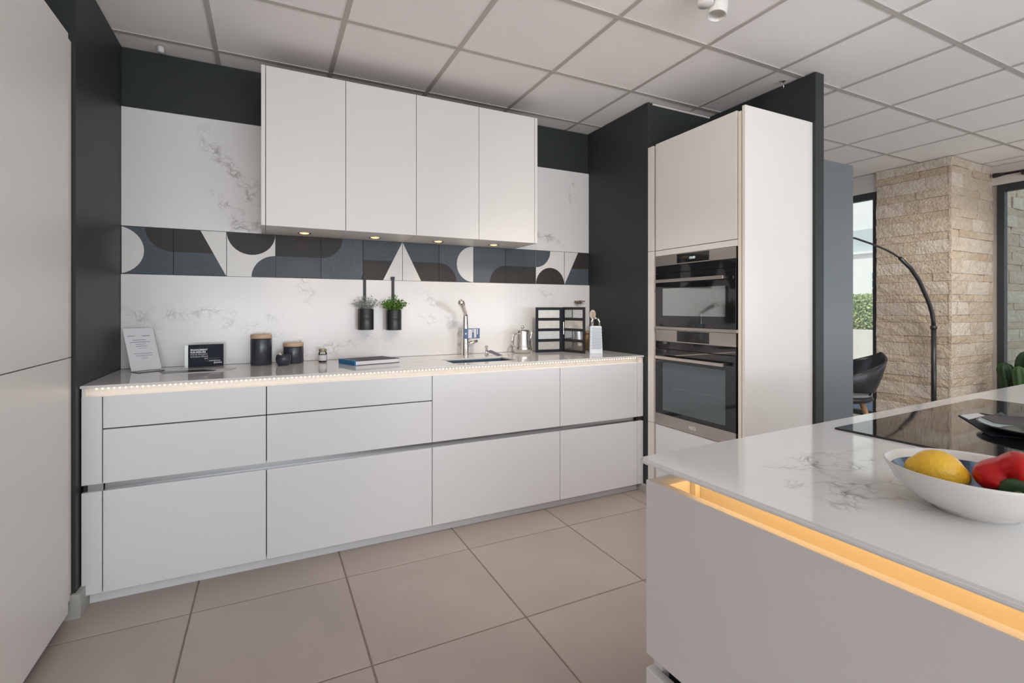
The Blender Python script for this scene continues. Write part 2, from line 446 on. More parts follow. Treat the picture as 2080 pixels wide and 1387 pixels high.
# ------------------------------------------------------------------ patterned tile band (parts of the back wall)
TZ, TS = 1.457, .26
TX = -.4737
ye = YB - .011
def arc(cx_, cz_, r, a0, a1, n=18):
    return [(cx_ + r * math.cos(math.radians(a0 + (a1 - a0) * i / n)), cz_ + r * math.sin(math.radians(a0 + (a1 - a0) * i / n))) for i in range(n + 1)]
pat = [
 (TB, [(TW, [(0, 0)] + arc(-.02, .5, .5, -88, 88) + [(0, 1)]), (TD, [(1, 1)] + arc(1, 1, .5, 180, 270))]),
 (TB, [(TD, [(0, .5), (1, .5), (1, 1), (0, 1)]), (TW, [(.5, 1), (1, 0), (1, 1)])]),
 (TW, [(TD, arc(.5, 1, .495, 180, 360)), (TB, [(1, 0)] + arc(1, 0, .5, 90, 180))]),
 (TB, [(TD, [(0, .5), (1, .5), (1, 1), (0, 1)])]),
 (TBV, [(TD, [(0, 1)] + arc(0, 1, .5, 270, 360))]),
 (TB, [(TD, [(0, 0), (1, 0), (1, .5), (0, .5)]), (TW, [(1, 1), (.5, 0), (1, 0)])]),
 (TB, [(TD, [(0, 0), (1, 0), (1, .5), (0, .5)]), (TW, [(0, 1), (0, 0), (.5, 0)])]),
 (TBV, [(TD, [(0, 0)] + arc(0, 0, .5, 0, 90)), (TW, arc(1, .5, .495, 90, 270))]),
 (TBV, [(TD, [(1, 0)] + arc(1, 0, .5, 90, 180))]),
 (TB, [(TD, [(0, 0), (1, 0), (1, .5), (0, .5)])]),
 (TW, [(TB, [(0, 1)] + arc(0, 1, .5, 270, 360)), (TD, arc(.5, 0, .495, 0, 180))]),
 (TB, [(TD, [(0, .5), (1, .5), (1, 1), (0, 1)]), (TW, [(0, 0), (0, 1), (.5, 1)])]),
]
def clip(poly, lo, hi):
    def cut(p, x, keep):
        out = []
        for i in range(len(p)):
            a, b = p[i - 1], p[i]; ia, ib = keep(a[0]), keep(b[0])
            if ia != ib:
                t = (x - a[0]) / (b[0] - a[0]); out.append((x, a[1] + t * (b[1] - a[1])))
            if ib: out.append(b)
        return out
    poly = cut(poly, lo, lambda v: v >= lo - 1e-9)
    return cut(poly, hi, lambda v: v <= hi + 1e-9) if poly else poly
for i, (bmat, inl) in enumerate(pat):
    xa = TX + (i - 1) * TS
    lo, hi = (XL + .001 - xa) / TS if i == 0 else 0., (XR - .001 - xa) / TS if i == 11 else 1.
    g = .0012
    t = part('wall_tile', MB().box(xa + lo * TS + g, xa + hi * TS - g, ye, YB - .0005, TZ + g, TZ + TS - g, .0008, 1), bmat, wb)
    for k, (m_, poly) in enumerate(inl):
        q = clip([(min(max(x, 0), 1), z) for x, z in poly] if i else poly, lo, hi)
        q = [(xa + min(max(x, lo + .006), hi - .006) * TS, TZ + min(max(z, .006), .994) * TS) for x, z in q]
        part('inlay', MB().prism(q, 'y', ye - .0006 * (k + 1), ye + .002), m_, t)

# ------------------------------------------------------------------ marble splashback
MB_ = (.79, .775, .765)
mk_up = marble('quartz_splashback_upper', MB_, (.27, .255, .235), [(-.22, 2.12, -52, .26, .07), (-.10, 1.98, -38, .20, .06), (-.19, 1.85, -42, .20, .05), (-.07, 1.76, -8, .12, .05), (1.98, 1.80, -18, .20, .05), (2.2, 2.18, 80, .12, .03)], .2, width=.075, strength=.8)
mk_lo = marble('quartz_splashback_lower', MB_, (.30, .30, .295), [(-.34, 1.22, -8, .34, .055), (-.10, 1.17, 10, .22, .05), (-.62, 1.23, -20, .12, .05), (.10, 1.09, -32, .18, .05), (.22, 1.38, -55, .14, .05), (.45, 1.04, 10, .3, .05), (.30, 1.0, 0, .2, .04), (1.07, 1.30, -42, .22, .045), (1.02, 1.2, -20, .14, .05), (1.95, 1.36, -60, .14, .05), (1.25, 1.06, 70, .16, .04)], .16, width=.065, strength=.58)
single('splashback_slab', MB().box(XL + .001, XR - .001, YB - .014, YB - .0005, TZ + TS + .001, 2.362, .001, 1), mk_up, 'veined white slab on the wall above the patterned tiles', 'splashback')
single('splashback_slab', MB().box(XL + .001, XR - .001, YB - .024, YB - .0005, .9445, TZ - .001, .0015, 1), mk_lo, 'veined white slab between the back worktop and the patterned tiles', 'splashback')

# ------------------------------------------------------------------ base run
YF = 2.592
ZT = .944
mk_wt = marble('quartz_worktop', (.70, .685, .675), (.32, .30, .29), [(.7, 2.85, 10, .3, .06), (1.9, 2.9, -20, .25, .06)], .07, plane='xy', strength=.5)
sx0, sx1, sy0, sy1 = 1.0, 1.428, 2.70, 2.94
mb = MB()
prof_y = 2.585
SL = .012
mb.box(XL + .001, sx0, prof_y, YB - .025, ZT - SL, ZT, .003)
mb.box(sx1, XR - .002, prof_y, YB - .025, ZT - SL, ZT, .003)
mb.box(sx0 - .004, sx1 + .004, prof_y, sy0, ZT - SL, ZT, .003)
mb.box(sx0 - .004, sx1 + .004, sy1, YB - .025, ZT - SL, ZT, .002)
single('worktop', mb, mk_wt, 'glossy off-white worktop along the back wall with the sink let in', 'worktop')
t = thing('sink', 'small blue-grey sink let into the back worktop', 'sink', (1.214, 2.82, .80))
mb = MB(); mb.box(sx0 - .012, sx0 - .001, sy0 - .01, sy1 + .01, .79, ZT - .0125); mb.box(sx1 + .001, sx1 + .012, sy0 - .01, sy1 + .01, .79, ZT - .0125)
mb.box(sx0 - .001, sx1 + .001, sy0 - .011, sy0 - .001, .79, ZT - .0125); mb.box(sx0 - .001, sx1 + .001, sy1 + .001, sy1 + .011, .79, ZT - .0125)
mb.box(sx0 - .012, sx1 + .012, sy0 - .011, sy1 + .011, .778, .79)
part('basin', mb, SINKM, t)
part('drain', MB().lathe([(0, .004), (.035, .004), (.04, 0)], (1.21, 2.86, .79)), CHROME, t)

GAPF = .002
ZL0, ZL1, ZU0, ZU1 = .056, .490, .522, .895
def front(mb_name, x0, x1, z0, z1, par, mat=LACB):
    return part(mb_name, MB().box(x0 + GAPF, x1 - GAPF, YF, YF + .019, z0, z1, .0018), mat, par)
units = [(-.635, -.003, True, 'leftmost base cabinet, with a slim top drawer, beside the left filler strip'),
         (-.003, .832, True, 'wide base cabinet with a slim top drawer, under the blue book'),
         (.832, 1.675, False, 'wide two-drawer base cabinet under the sink'),
         (1.675, 2.307, False, 'narrow two-drawer base cabinet at the right end of the run')]
for x0, x1, three, lab in units:
    t = thing('base_cabinet', lab, 'cabinet', ((x0 + x1) / 2, 2.9, 0), group='base cabinets of the back run')
    part('carcass', MB().box(x0 + .001, x1 - .001, YF + .045, YB - .03, .06, .775), SEAM, t)
    part('carcass_rim', MB().box(x0 + .001, x1 - .001, YF + .0195, YF + .0445, .06, .486), SEAM, t)
    part('carcass_rim', MB().box(x0 + .001, x1 - .001, YF + .0195, YF + .0445, .526, .892), SEAM, t)
    if three:
        front('drawer_front', x0, x1, .757, ZU1, t); front('drawer_front', x0, x1, ZU0, .7515, t)
    else: front('drawer_front', x0, x1, ZU0, ZU1, t)
    front('drawer_front', x0, x1, ZL0, ZL1, t)
    mb = MB().box(x0, x1, YF + .034, YF + .044, .487, .525); mb.box(x0, x1, YF + .006, YF + .034, .4865, .4895)
    part('handle_channel', mb, ALU, t)
for x0, x1, lab in ((XL + .003, -.635, 'narrow white filler strip at the left end of the base cabinets'), (2.307, XR - .003, 'narrow white filler strip at the right end of the base cabinets')):
    t = thing('filler_strip', lab, 'panel', ((x0 + x1) / 2, YF, 0), group='filler strips of the back run')
    front('panel', x0, x1, ZU0, ZU1, t); front('panel', x0, x1, ZL0, ZL1, t)
    part('backing', MB().box(x0 + .004, x1 - .004, YF + .0195, YF + .05, .06, .892), SEAM, t)
    part('handle_channel', MB().box(x0 + .02, x1 - .001, YF + .014, YF + .019, .487, .525), ALU, t)
single('plinth', MB().box(XL + .021, XR - .023, 2.637, 2.655, 0, .06).box(.8, .803, 2.6365, 2.638, 0, .058), LACB, 'low white plinth under the back run of base cabinets', 'plinth')
# light channel under the worktop
t = thing('light_channel', 'lit recessed channel with a row of LEDs under the back worktop', 'light strip', (.8, YF + .04, .9))
mb = MB().box(XL + .02, XR - .02, YF + .046, YF + .052, .893, ZT - .0125); mb.box(XL + .02, XR - .02, YF + .001, YF + .046, .8925, .8948)
mb.box(XL + .006, XL + .02, YF + .002, YF + .046, .8951, ZT - .0125); mb.box(XR - .02, XR - .006, YF + .002, YF + .046, .8951, ZT - .0125)
part('profile', mb, ALUB, t)
mb = MB()
xx = XL + .045
while xx < XR - .03:
    mb.ball((xx, YF + .044, .9225), .0034, seg=6, rings=4); xx += .0205
part('led_row', mb, LEDW, t, kind='stuff', label='row of small warm LEDs')
l1 = area('led_strip_light', (.826, YF + .036, .9225), (math.radians(-35), 0, 0), 3.0, .006, .26, (1, .86, .70)); l1.parent = t; l1.location = (.026, -.006, .0225)

# ------------------------------------------------------------------ wall cabinets
YU = 2.875; ZB, ZC = 1.716, 2.574
ux = [-.007, .407, .822, 1.238, 1.652]
names = ['leftmost door of the row of white wall cabinets', 'second white wall cabinet from the left', 'third white wall cabinet from the left', 'rightmost wall cabinet, nearest the oven column']
names = ['leftmost white wall cabinet in the row above the tiles', 'second white wall cabinet from the left', 'third white wall cabinet from the left', 'rightmost white wall cabinet, nearest the oven column']
SPOTX = [.20, .614, 1.031, 1.441]
for i in range(4):
    x0, x1 = ux[i], ux[i + 1]
    t = thing('wall_cabinet', names[i], 'cabinet', ((x0 + x1) / 2, YB - .02, ZB), group='wall cabinets above the tile band')
    part('carcass', MB().box(x0 + .0005, x1 - .0005, YU + .021, YB - .015, ZB + .016, ZC - .004), CARC, t)
    part('bottom_panel', MB().box(x0 + .0005, x1 - .0005, YU + .022, YB - .0145, ZB + .001, ZB + .0155), LAC, t)
    part('door', MB().box(x0 + .0015, x1 - .0015, YU, YU + .019, ZB, ZC, .0015), LAC, t)
    d = part('downlight', MB().lathe([(.027, -.001), (.036, -.003), (.040, .0005), (.027, .002)], (SPOTX[i], 3.085, ZB + .001), 28), STSTEEL, t)
    part('lens', MB().lathe([(0, -.0045), (.018, -.004), (.027, -.0005)], (SPOTX[i], 3.085, ZB + .001), 24), SPOTL, d, label='glowing lamp')
    sd = bpy.data.lights.new('downlight_beam', 'SPOT'); sd.energy = 1.6; sd.color = (1, .72, .45); sd.spot_size = math.radians(105); sd.spot_blend = .7; sd.shadow_soft_size = .02
    so = bpy.data.objects.new('downlight_beam', sd); COL.objects.link(so); so.parent = t; so.location = (SPOTX[i] - (x0 + x1) / 2, 3.085 - (YB - .02), -.006)
for x0, x1, lab in ((-.029, -.0085, 'thin white end panel on the left of the wall cabinets'), (1.6535, 1.674, 'thin white end panel on the right of the wall cabinets')):
    single('end_panel', MB().box(x0, x1, YU - .001, YB - .0145, ZB, ZC, .0015), LAC, lab, 'panel', group='wall cabinet end panels')

# ------------------------------------------------------------------ tall cabinets on the left
XT = -.718
for y0, y1, lab in ((1.872, 2.489, 'tall matt white cabinet at the left edge, next to the dark wall'), (1.25, 1.869, 'tall matt white cabinet nearest the camera on the left')):
    t = thing('tall_cabinet', lab, 'cabinet', (-1.05, (y0 + y1) / 2, 0), group='tall cabinets on the left')
    part('carcass', MB().box(-1.40, XT - .02, y0 + .001, y1 - .001, .06, 2.36), SEAM, t)
    part('door', MB().box(XT - .019, XT, y0 + .0015, y1 - .0015, 1.0735, 2.372, .0018), LAC, t)
    part('door', MB().box(XT - .019, XT, y0 + .0015, y1 - .0015, .05, 1.0695, .0018), LAC, t)
    part('plinth', MB().box(-1.40, XT - .05, y0, y1, 0, .0595), SEAM, t)
t = thing('filler_strip', 'narrow white filler between the left tall cabinet and the dark wall', 'panel', (XT, 2.51, 0))
part('panel', MB().box(XT - .03, XT - .006, 2.4915, 2.541, 1.072, 2.362, .002), LAC, t)
part('panel', MB().box(XT - .03, XT - .006, 2.4915, 2.528, .085, 1.069, .002), LAC, t)
part('panel_end', MB().box(XT - .03, XT - .0065, 2.5285, 2.541, .105, 1.069, .001), LAC, t)

# ------------------------------------------------------------------ oven column
XO = XR
yo0, yo1 = 1.855, 2.478
t = thing('oven_housing', 'tall white housing holding the two stacked ovens', 'cabinet', (2.66, 2.16, 0))
mb = MB().box(XO + .0255, 2.955, 1.823, 1.836, .06, 2.37); mb.box(XO + .0255, 2.955, 2.497, 2.509, .06, 2.37); mb.box(2.93, 2.955, 1.836, 2.497, .06, 2.37)
mb.box(XO + .0255, 2.93, 1.836, 2.497, 2.352, 2.37); mb.box(XO + .0255, 2.93, 1.836, 2.497, 1.635, 1.65); mb.box(XO + .0255, 2.93, 1.836, 2.497, .48, .49)
part('carcass', mb, CARC, t)
part('door', MB().box(XO, XO + .019, yo0, yo1, 1.658, 2.374, .0018), LAC, t)
part('trim_strip', MB().box(XO + .001, XO + .019, yo0 - .004, yo1 + .001, 1.619, 1.6545, .0015), LAC, t)
part('drawer_front', MB().box(XO, XO + .019, yo0, yo1, .056, .4935, .0018), LACB, t)
part('plinth', MB().box(XO + .06, XO + .08, 1.825, 2.54, 0, .0595), SEAM, t)
part('handle_channel', MB().box(XO + .003, XO + .024, 1.829, 1.8475, .06, 2.364), ALUC, t)
part('handle_channel', MB().box(XO + .016, XO + .025, 2.481, 2.497, .06, 2.355), CARC, t)
part('cavity_back', MB().box(XO + .0245, XO + .0254, 1.8365, 2.4965, .494, 1.632), SEAM, t)
t = thing('filler_strip', 'narrow white filler between the ovens and the dark alcove wall', 'panel', (XO, 2.53, 0))
for z0, z1 in ((.056, .4935), (.496, 1.6565), (1.659, 2.371)):
    part('panel', MB().box(XO - .0005, XO + .02, 2.4975, 2.5505, z0, z1, .0018), LAC, t)
single('end_panel', MB().box(XO + .001, 2.9595, 1.803, 1.822, 0.0, 2.388, .0025), LAC, 'tall white end panel on the near side of the oven column', 'panel')

def oven(lab, z0, z1, zc, zh, wz0, wz1, wmat, bar, clock):
    y0, y1 = 1.858, 2.474
    t = thing('oven', lab, 'oven', (XO, (y0 + y1) / 2, z0))
    part('body', MB().box(XO + .012, XO + .024, y0 + .004, y1 - .004, z0 + .002, z1 - .002), BLK, t)
    cp = part('control_panel', MB().box(XO - .003, XO + .012, y0, y1, zc, z1, .001), STEEL, t, label='steel control panel')
    part('display', MB().box(XO - .0042, XO - .0031, 2.039, 2.287, zc + .006, z1 - .004), DISP, cp)
    if clock:
        text_part('clock', '10:00', .022, DIG, cp, Matrix.Translation((-.0048, 2.165 - (y0 + y1) / 2, (zc + z1) / 2 - z0 - .008)) @ Matrix.Rotation(-HP, 4, 'Z') @ Matrix.Rotation(HP, 4, 'X'), align='CENTER')
    part('glass_band', MB().box(XO - .001, XO + .0115, y0, y1, zh + .055, zc - .001, .0008, 1), BGLASS, t)
    dr = part('door', MB().box(XO - .003, XO + .0115, y0, y1, bar, zh + .052, .0012, 1), BGLASS, t, label='black glass oven door')
    part('window', MB().box(XO - .0036, XO - .0031, y0 + .068, y1 - .064, wz0, wz1), wmat, dr)
    mb = MB().box(XO - .052, XO - .036, 1.905, 2.430, zh - .010, zh + .010, .003)
    mb.box(XO - .040, XO - .0031, 1.925, 1.945, zh - .007, zh + .007); mb.box(XO - .040, XO - .0031, 2.39, 2.41, zh - .007, zh + .007)
    part('handle', mb, STEEL, dr, label='steel bar handle')
    if not clock:
        bt = part('bottom_bar', MB().box(XO - .004, XO + .0115, y0, y1, z0, bar - .001, .001), STEEL, t, label='steel bar below the door')
        text_part('lettering', 'AEG', .030, WINK, bt, Matrix.Translation((-.0045, 2.165 - (y0 + y1) / 2, .026)) @ Matrix.Rotation(-HP, 4, 'Z') @ Matrix.Rotation(HP, 4, 'X'), align='CENTER', bold=.0006)
        part('rack_line', MB().box(XO - .0040, XO - .0037, y0 + .07, y1 - .14, .756, .7575), M('dim_rack', (.22, .23, .24), .4), dr)
    else:
        part('ledge', MB().box(XO - .012, XO + .0115, y0 - .012, y1 + .001, z0, bar - .001, .002), STEEL, t)
    return t
oven('compact built-in oven at the top of the oven column', 1.132, 1.617, 1.551, 1.447, 1.222, 1.40, OGLASS, 1.152, True)
oven('large built-in oven in the lower half of the oven column', .497, 1.130, 1.053, .950, .600, .915, OGLASS2, .573, False)

# ------------------------------------------------------------------ island
IX0, IX1, IY0, IY1 = .738, 3.02, -.75, .828
IPIV, IROT = Vector((.738, .825, 0)), math.radians(2.0)
def island_turn(o):
    m_ = Matrix.Translation(IPIV) @ Matrix.Rotation(IROT, 4, 'Z') @ Matrix.Translation(-IPIV)
    o.location = m_ @ o.location; o.rotation_euler[2] += IROT
mk_is = marble('quartz_island', (.77, .765, .76), (.20, .175, .165), [(1.08, .60, -14, .19, .055), (1.2, .50, 10, .16, .05), (.99, .60, 70, .08, .03), (1.0, .46, -10, .2, .06), (.9, .56, 30, .10, .03), (1.12, .66, -20, .12, .04)], .07, plane='xy', cell=13, width=.07, strength=1.0)
mb = MB()
def rrect(x0, x1, y0, y1, r, n=6):
    pts = []
    for (cx_, cy_, a) in ((x1 - r, y1 - r, 0), (x0 + r, y1 - r, 90), (x0 + r, y0 + r, 180), (x1 - r, y0 + r, 270)):
        pts += [(cx_ + r * math.cos(math.radians(a + 90 * i / n)), cy_ + r * math.sin(math.radians(a + 90 * i / n))) for i in range(n + 1)]
    return pts
mb.prism(rrect(IX0, IX1, IY0, IY1, .016), 'z', ZT - .012, ZT, bev=.004)
for f in mb.bm.faces: f.smooth = False
iw = single('island_worktop', mb, mk_is, 'veined off-white island worktop in the foreground with the hob and fruit bowl', 'worktop')
IXF = .756
t = thing('island_cabinet', 'pale grey island front with drawers under the lit channel', 'cabinet', (1.8, .05, 0))
isl_cab = t
part('carcass', MB().box(IXF + .11, 2.96, IY0 + .03, .797, .08, ZT - .0125), LACI, t)
part('drawer_front', MB().box(IXF, IXF + .022, IY0 + .02, .822, .510, .893, .0018), LACI, t)
part('drawer_front', MB().box(IXF, IXF + .022, IY0 + .02, .822, .08, .478, .0018), LACI, t)
part('end_panel', MB().box(IXF + .0225, 2.96, .798, .822, .08, .893, .0018), LACI, t)
part('corner_block', MB().box(IXF + .0225, IXF + .085, .775, .7975, .800, .893, .001), ALUC, t)
part('corner_block', MB().box(IXF + .0855, IXF + .1095, .762, .7975, .80, ZT - .0125, .001), ALUC, t)
mb = MB().box(IXF + .02, IXF + .05, IY0 + .03, .80, .497, .5095); part('handle_channel', mb, ALU, t)
part('channel_back', MB().box(IXF + .045, IXF + .06, IY0 + .03, .80, .44, .496), SEAM, t)
part('plinth', MB().box(IXF + .1, 2.9, IY0 + .08, .74, 0, .0795), SEAM, t)
t2 = thing('island_light_channel', 'amber-lit channel under the near edge of the island worktop', 'light strip', (IXF + .06, .05, .85))
mb = MB().box(IXF + .100, IXF + .106, IY0 + .03, .761, .80, ZT - .0125); mb.box(IXF + .0225, IXF + .100, IY0 + .03, .774, .80, .806)
part('profile', mb, ALUC, t2)
part('led_strip', MB().box(IXF + .088, IXF + .099, IY0 + .03, .755, ZT - .017, ZT - .0126), LEDO, t2, label='glowing amber strip')
l2 = area('island_led_light', (0, 0, 0), (0, 0, HP), 1.45, .02, .31, (1, .70, .29)); l2.parent = t2; l2.location = (.030, 0, .074); l2.rotation_euler = (0, math.radians(20), 0); l2.data.size, l2.data.size_y = .012, 1.45

hb = thing('hob', 'black glass induction hob set into the island worktop', 'hob', (1.84, .53, ZT))
part('glass', MB().box(1.384, 2.298, .235, .764, ZT + .0003, ZT + .0055, .002), BGLASS, hb)
part('control_strip', MB().box(1.70, 1.98, .245, .262, ZT + .00552, ZT + .0057), M('hob_print', (.03, .03, .032), .3), hb)
for o_ in (iw, isl_cab, t2, hb): island_turn(o_)
# black glossy dish with a leaflet and a tag loop on the hob
dz = ZT + .0060
DC = (1.785, .490)
lf = thing('leaflet', 'dark folded leaflet with sharp corners under the black dish on the hob', 'leaflet', (1.80, .60, dz))
part('sheet', MB().prism([(1.652, .567), (1.70, .50), (1.96, .60), (1.972, .696), (1.867, .710), (1.765, .641)], 'z', dz, dz + .0012), NAVY, lf)
part('upright_flap', MB().prism([(1.84, dz + .0013), (2.0, dz + .0013), (1.975, dz + .012), (1.93, dz + .010)], 'y', .650, .6512), BLK, lf)
part('white_page', MB().prism([(1.82, .668), (1.868, .706), (1.955, .697), (1.93, .672)], 'z', dz + .0013, dz + .0021), PAPER, lf)
mb = MB().lathe([(0, .004), (.08, .004), (.112, .008), (.137, .019), (.141, .020), (.141, .017), (.118, .004), (.085, .0), (0, .0)], (DC[0], DC[1], dz + .0016), 56)
single('serving_dish', mb, M('glossy_black_dish', (.014, .013, .015), .08, spec=.7), 'shallow glossy black dish standing on the hob', 'dish', loc=(DC[0], DC[1], dz))
mb = MB().tube([(1.80 + .026 * math.cos(a * math.pi / 16), .53 - .01 * math.sin(a * math.pi / 16), dz + .026 + .016 * math.sin(a * math.pi / 16)) for a in range(32)], .0009, 5, closed=True)
single('tag_loop', mb, ACRY, 'clear plastic tag loop over the black dish', 'loop', loc=(1.80, .53, dz + .01))

# bowl, lemon, pepper
BC = (1.033, .373)
bw = thing('bowl', 'white round bowl with a blue glazed inside on the island', 'bowl', (BC[0], BC[1], ZT))
part('shell', MB().lathe([(0, .003), (.040, .003), (.046, 0), (.052, 0), (.053, .004), (.080, .018), (.101, .040), (.1135, .064), (.1155, .068), (.1140, .0695), (.1115, .066)], (BC[0], BC[1], ZT), 64), WHITEC, bw)
m, n, l, b = nt('blue_striped_glaze')
tc = n.new('ShaderNodeTexCoord'); gr = n.new('ShaderNodeTexGradient'); gr.gradient_type = 'RADIAL'; l.new(tc.outputs['Object'], gr.inputs[0])
ml = n.new('ShaderNodeMath'); ml.operation = 'MULTIPLY'; ml.inputs[1].default_value = 14; l.new(gr.outputs['Fac'], ml.inputs[0])
fr = n.new('ShaderNodeMath'); fr.operation = 'FRACT'; l.new(ml.outputs[0], fr.inputs[0])
cr = n.new('ShaderNodeValToRGB'); e = cr.color_ramp.elements
e[0].position = .0; e[0].color = (.015, .03, .07, 1); e[1].position = .25; e[1].color = (.02, .04, .09, 1)
for p_, c_ in ((.33, (.10, .22, .40, 1)), (.7, (.22, .36, .52, 1)), (.92, (.03, .06, .12, 1))):
    q = cr.color_ramp.elements.new(p_); q.color = c_
l.new(fr.outputs[0], cr.inputs[0]); l.new(cr.outputs[0], b.inputs['Base Color']); b.inputs['Roughness'].default_value = .15
part('inner_glaze', MB().lathe([(.106, .056), (.096, .042), (.077, .023), (.05, .010), (0, .008)], (BC[0], BC[1], ZT), 64), m, bw, label='blue striped glaze')
part('inner_rim', MB().lathe([(.1118, .0664), (.1055, .0555)], (BC[0], BC[1], ZT), 64), WHITEC, bw)
lm = MB().ball((0, 0, 0), .0365, seg=32, rings=20)
for v in lm.bm.verts:
    a = abs(v.co.x) / .0365
    v.co.x *= 1.02
    if a > .86: v.co.x += math.copysign((a - .86) * .045, v.co.x)
lm.bm.transform(Matrix.Translation((1.026, .418, ZT + .050)) @ Matrix.Rotation(-1.0, 4, 'Z') @ Matrix.Rotation(.12, 4, 'Y'))
single('lemon', lm, LEMON, 'yellow lemon lying in the white bowl', 'lemon', loc=(1.024, .420, ZT + .012))
# pepper: lobed body, axis towards the camera
pb = bmesh.new(); NS, NR = 36, 18
axis_m = Matrix.Translation((1.066, .335, ZT + .053)) @ Matrix.Rotation(math.radians(203), 4, 'Z') @ Matrix.Rotation(math.radians(8), 4, 'Y')
rings = []
for i in range(NR + 1):
    u = i / NR
    x = -.055 + .098 * u
    r0 = .046 * (math.sin(math.pi * min(1, max(0, .04 + .96 * u))) ** .42) if 0 < u < 1 else 0
    if u > .8: x -= .05 * (u - .8) * 1.2
    ring = []
    for k in range(NS):
        a = 2 * math.pi * k / NS
        lob = 1 + .13 * math.cos(4 * a + .5) + .03 * math.cos(2 * a)
        r = r0 * lob * (1 - .12 * (1 - u))
        ring.append(pb.verts.new((x + .006 * math.cos(4 * a + .5) * u, r * math.cos(a), r * math.sin(a))))
    rings.append(ring)
for A, B in zip(rings, rings[1:]):
    for k in range(NS): pb.faces.new((A[k], B[k], B[(k + 1) % NS], A[(k + 1) % NS]))
bmesh.ops.remove_doubles(pb, verts=pb.verts[:], dist=1e-5); bmesh.ops.recalc_face_normals(pb, faces=pb.faces[:])
pm = MB(); pb.transform(axis_m); pm._merge(pb, True)
pr = thing('pepper', 'glossy red bell pepper with its stem facing forward in the bowl', 'pepper', (1.062, .345, ZT + .02))
part('flesh', pm, PEPPER, pr)
sm = MB().lathe([(0, .005), (.013, .006), (.021, .003), (.024, -.003), (.012, -.006)], seg=20); sm.bm.transform(axis_m @ Matrix.Translation((.0345, 0, -.004)) @ Matrix.Rotation(HP, 4, 'Y'))
part('calyx', sm, STEMG, pr)
sm = MB().tube([(0, 0, 0), (.001, 0, .008), (.004, .001, .016)], [.008, .0065, .0075], 10); sm.bm.transform(axis_m @ Matrix.Translation((.036, 0, -.004)) @ Matrix.Rotation(HP, 4, 'Y'))
part('stem', sm, STEMC, pr)

# ------------------------------------------------------------------ things on the back worktop
def rotz_place(root_loc, rz): return Matrix.Translation(root_loc) @ Matrix.Rotation(rz, 4, 'Z')
# leaning paper sheet in a clear holder
def leaning(name, label, cat, bl, br, height, lean, mat, zoff=.004):
    bl, br = Vector((*bl, ZT)), Vector((*br, ZT)); ax = br - bl; wdt = ax.length; rz = math.atan2(ax.y, ax.x)
    t = thing(name, label, cat, tuple((bl + br) / 2), rz)
    tilt = Matrix.Translation((0, 0, zoff)) @ Matrix.Rotation(-lean, 4, 'X')
    def flat(mb): mb.bm.transform(tilt); return mb
    part('sheet', flat(MB().box(-wdt / 2, wdt / 2, -.001, .0005, 0, height)), mat, t, local=True)
    return t, wdt, tilt
T, wd, tilt = leaning('display_sheet', 'white printed sheet leaning in a clear holder, far left of the worktop', 'sheet', (-.625, 3.03), (-.51, 3.112), .235, .40, PAPER)
def bar(T, tilt, x0, x1, z, h, mat, name='print_line'):
    mb = MB().box(x0, x1, -.0016, -.0011, z - h / 2, z + h / 2); mb.bm.transform(tilt); part(name, mb, mat, T, local=True)
hw = wd / 2
for x0, x1, z, hh in ((-.5, .35, .168, .0026), (-.72, .62, .156, .0026), (-.36, .28, .144, .0022), (-.36, .34, .133, .0022), (-.22, .26, .122, .0014), (-.6, .6, .092, .0022), (-.52, .6, .081, .0022), (-.16, .26, .072, .0012), (-.16, .26, .064, .0012)):
    bar(T, tilt, x0 * hw, x1 * hw, z, hh, INK)
vert = Matrix.Rotation(HP, 4, 'X')
text_part('lettering', 'PREMIUM', .010, INK, T, tilt @ Matrix.Translation((-.82 * hw, -.0014, .188)) @ vert, width=.036)
text_part('lettering', '/ perene', .012, INK, T, tilt @ Matrix.Translation((.12 * hw, -.0014, .188)) @ vert, width=.040, bold=.0002)
mb = MB().box(-hw - .001, hw + .001, .002, .004, 0, .226); mb.bm.transform(tilt); part('holder_back', mb, ACRY, T, local=True)
part('holder_foot', MB().box(-hw - .001, hw - .02, -.075, .003, 0, .003), ACRY, T, local=True)

T, wd, tilt = leaning('display_card', 'dark navy card with white lettering standing on the worktop', 'card', (-.387, 3.095), (-.221, 3.118), .123, .05, NAVY)
def line(body, size, x, z, wdt, mat, bold=0., italic=0.):
    text_part('lettering', body, size, mat, T, tilt @ Matrix.Translation((x, -.0014, z)) @ vert, width=wdt, bold=bold, italic=italic)
x0 = -wd / 2 + .010
line('FINANCEMENT', .0125, x0, .090, .080, WINK, .0006); line('SUR-MESURE', .0125, x0, .0775, .072, WINK, .0006)
line('POUR PROJETS', .0115, x0, .065, .080, WINK); line('COUSUS MAINS', .0115, x0, .053, .082, WINK)
line('/perene', .015, wd / 2 - .048, .017, .040, WINK, .0004, .2)
for a, c_, z, hh, mt in ((-.42, .2, .108, .0012, BINK), (.0, .45, .113, .0010, BINK), (-.10, .10, .046, .0030, WINK), (.14, .80, .046, .0012, INK), (-.10, .70, .0385, .0012, INK), (.16, .82, .0315, .0028, WINK), (-.10, .12, .0315, .0012, INK)):
    bar(T, tilt, a * wd / 2, c_ * wd / 2, z, hh, mt)
mb = MB().box(-wd / 2 - .016, wd / 2 - .01, .012, .014, 0, .120); mb.bm.transform(tilt); part('holder', mb, ACRY, T, local=True)
part('holder_foot', MB().box(-wd / 2, wd / 2, -.03, .014, 0, .003), ACRY, T, local=True)

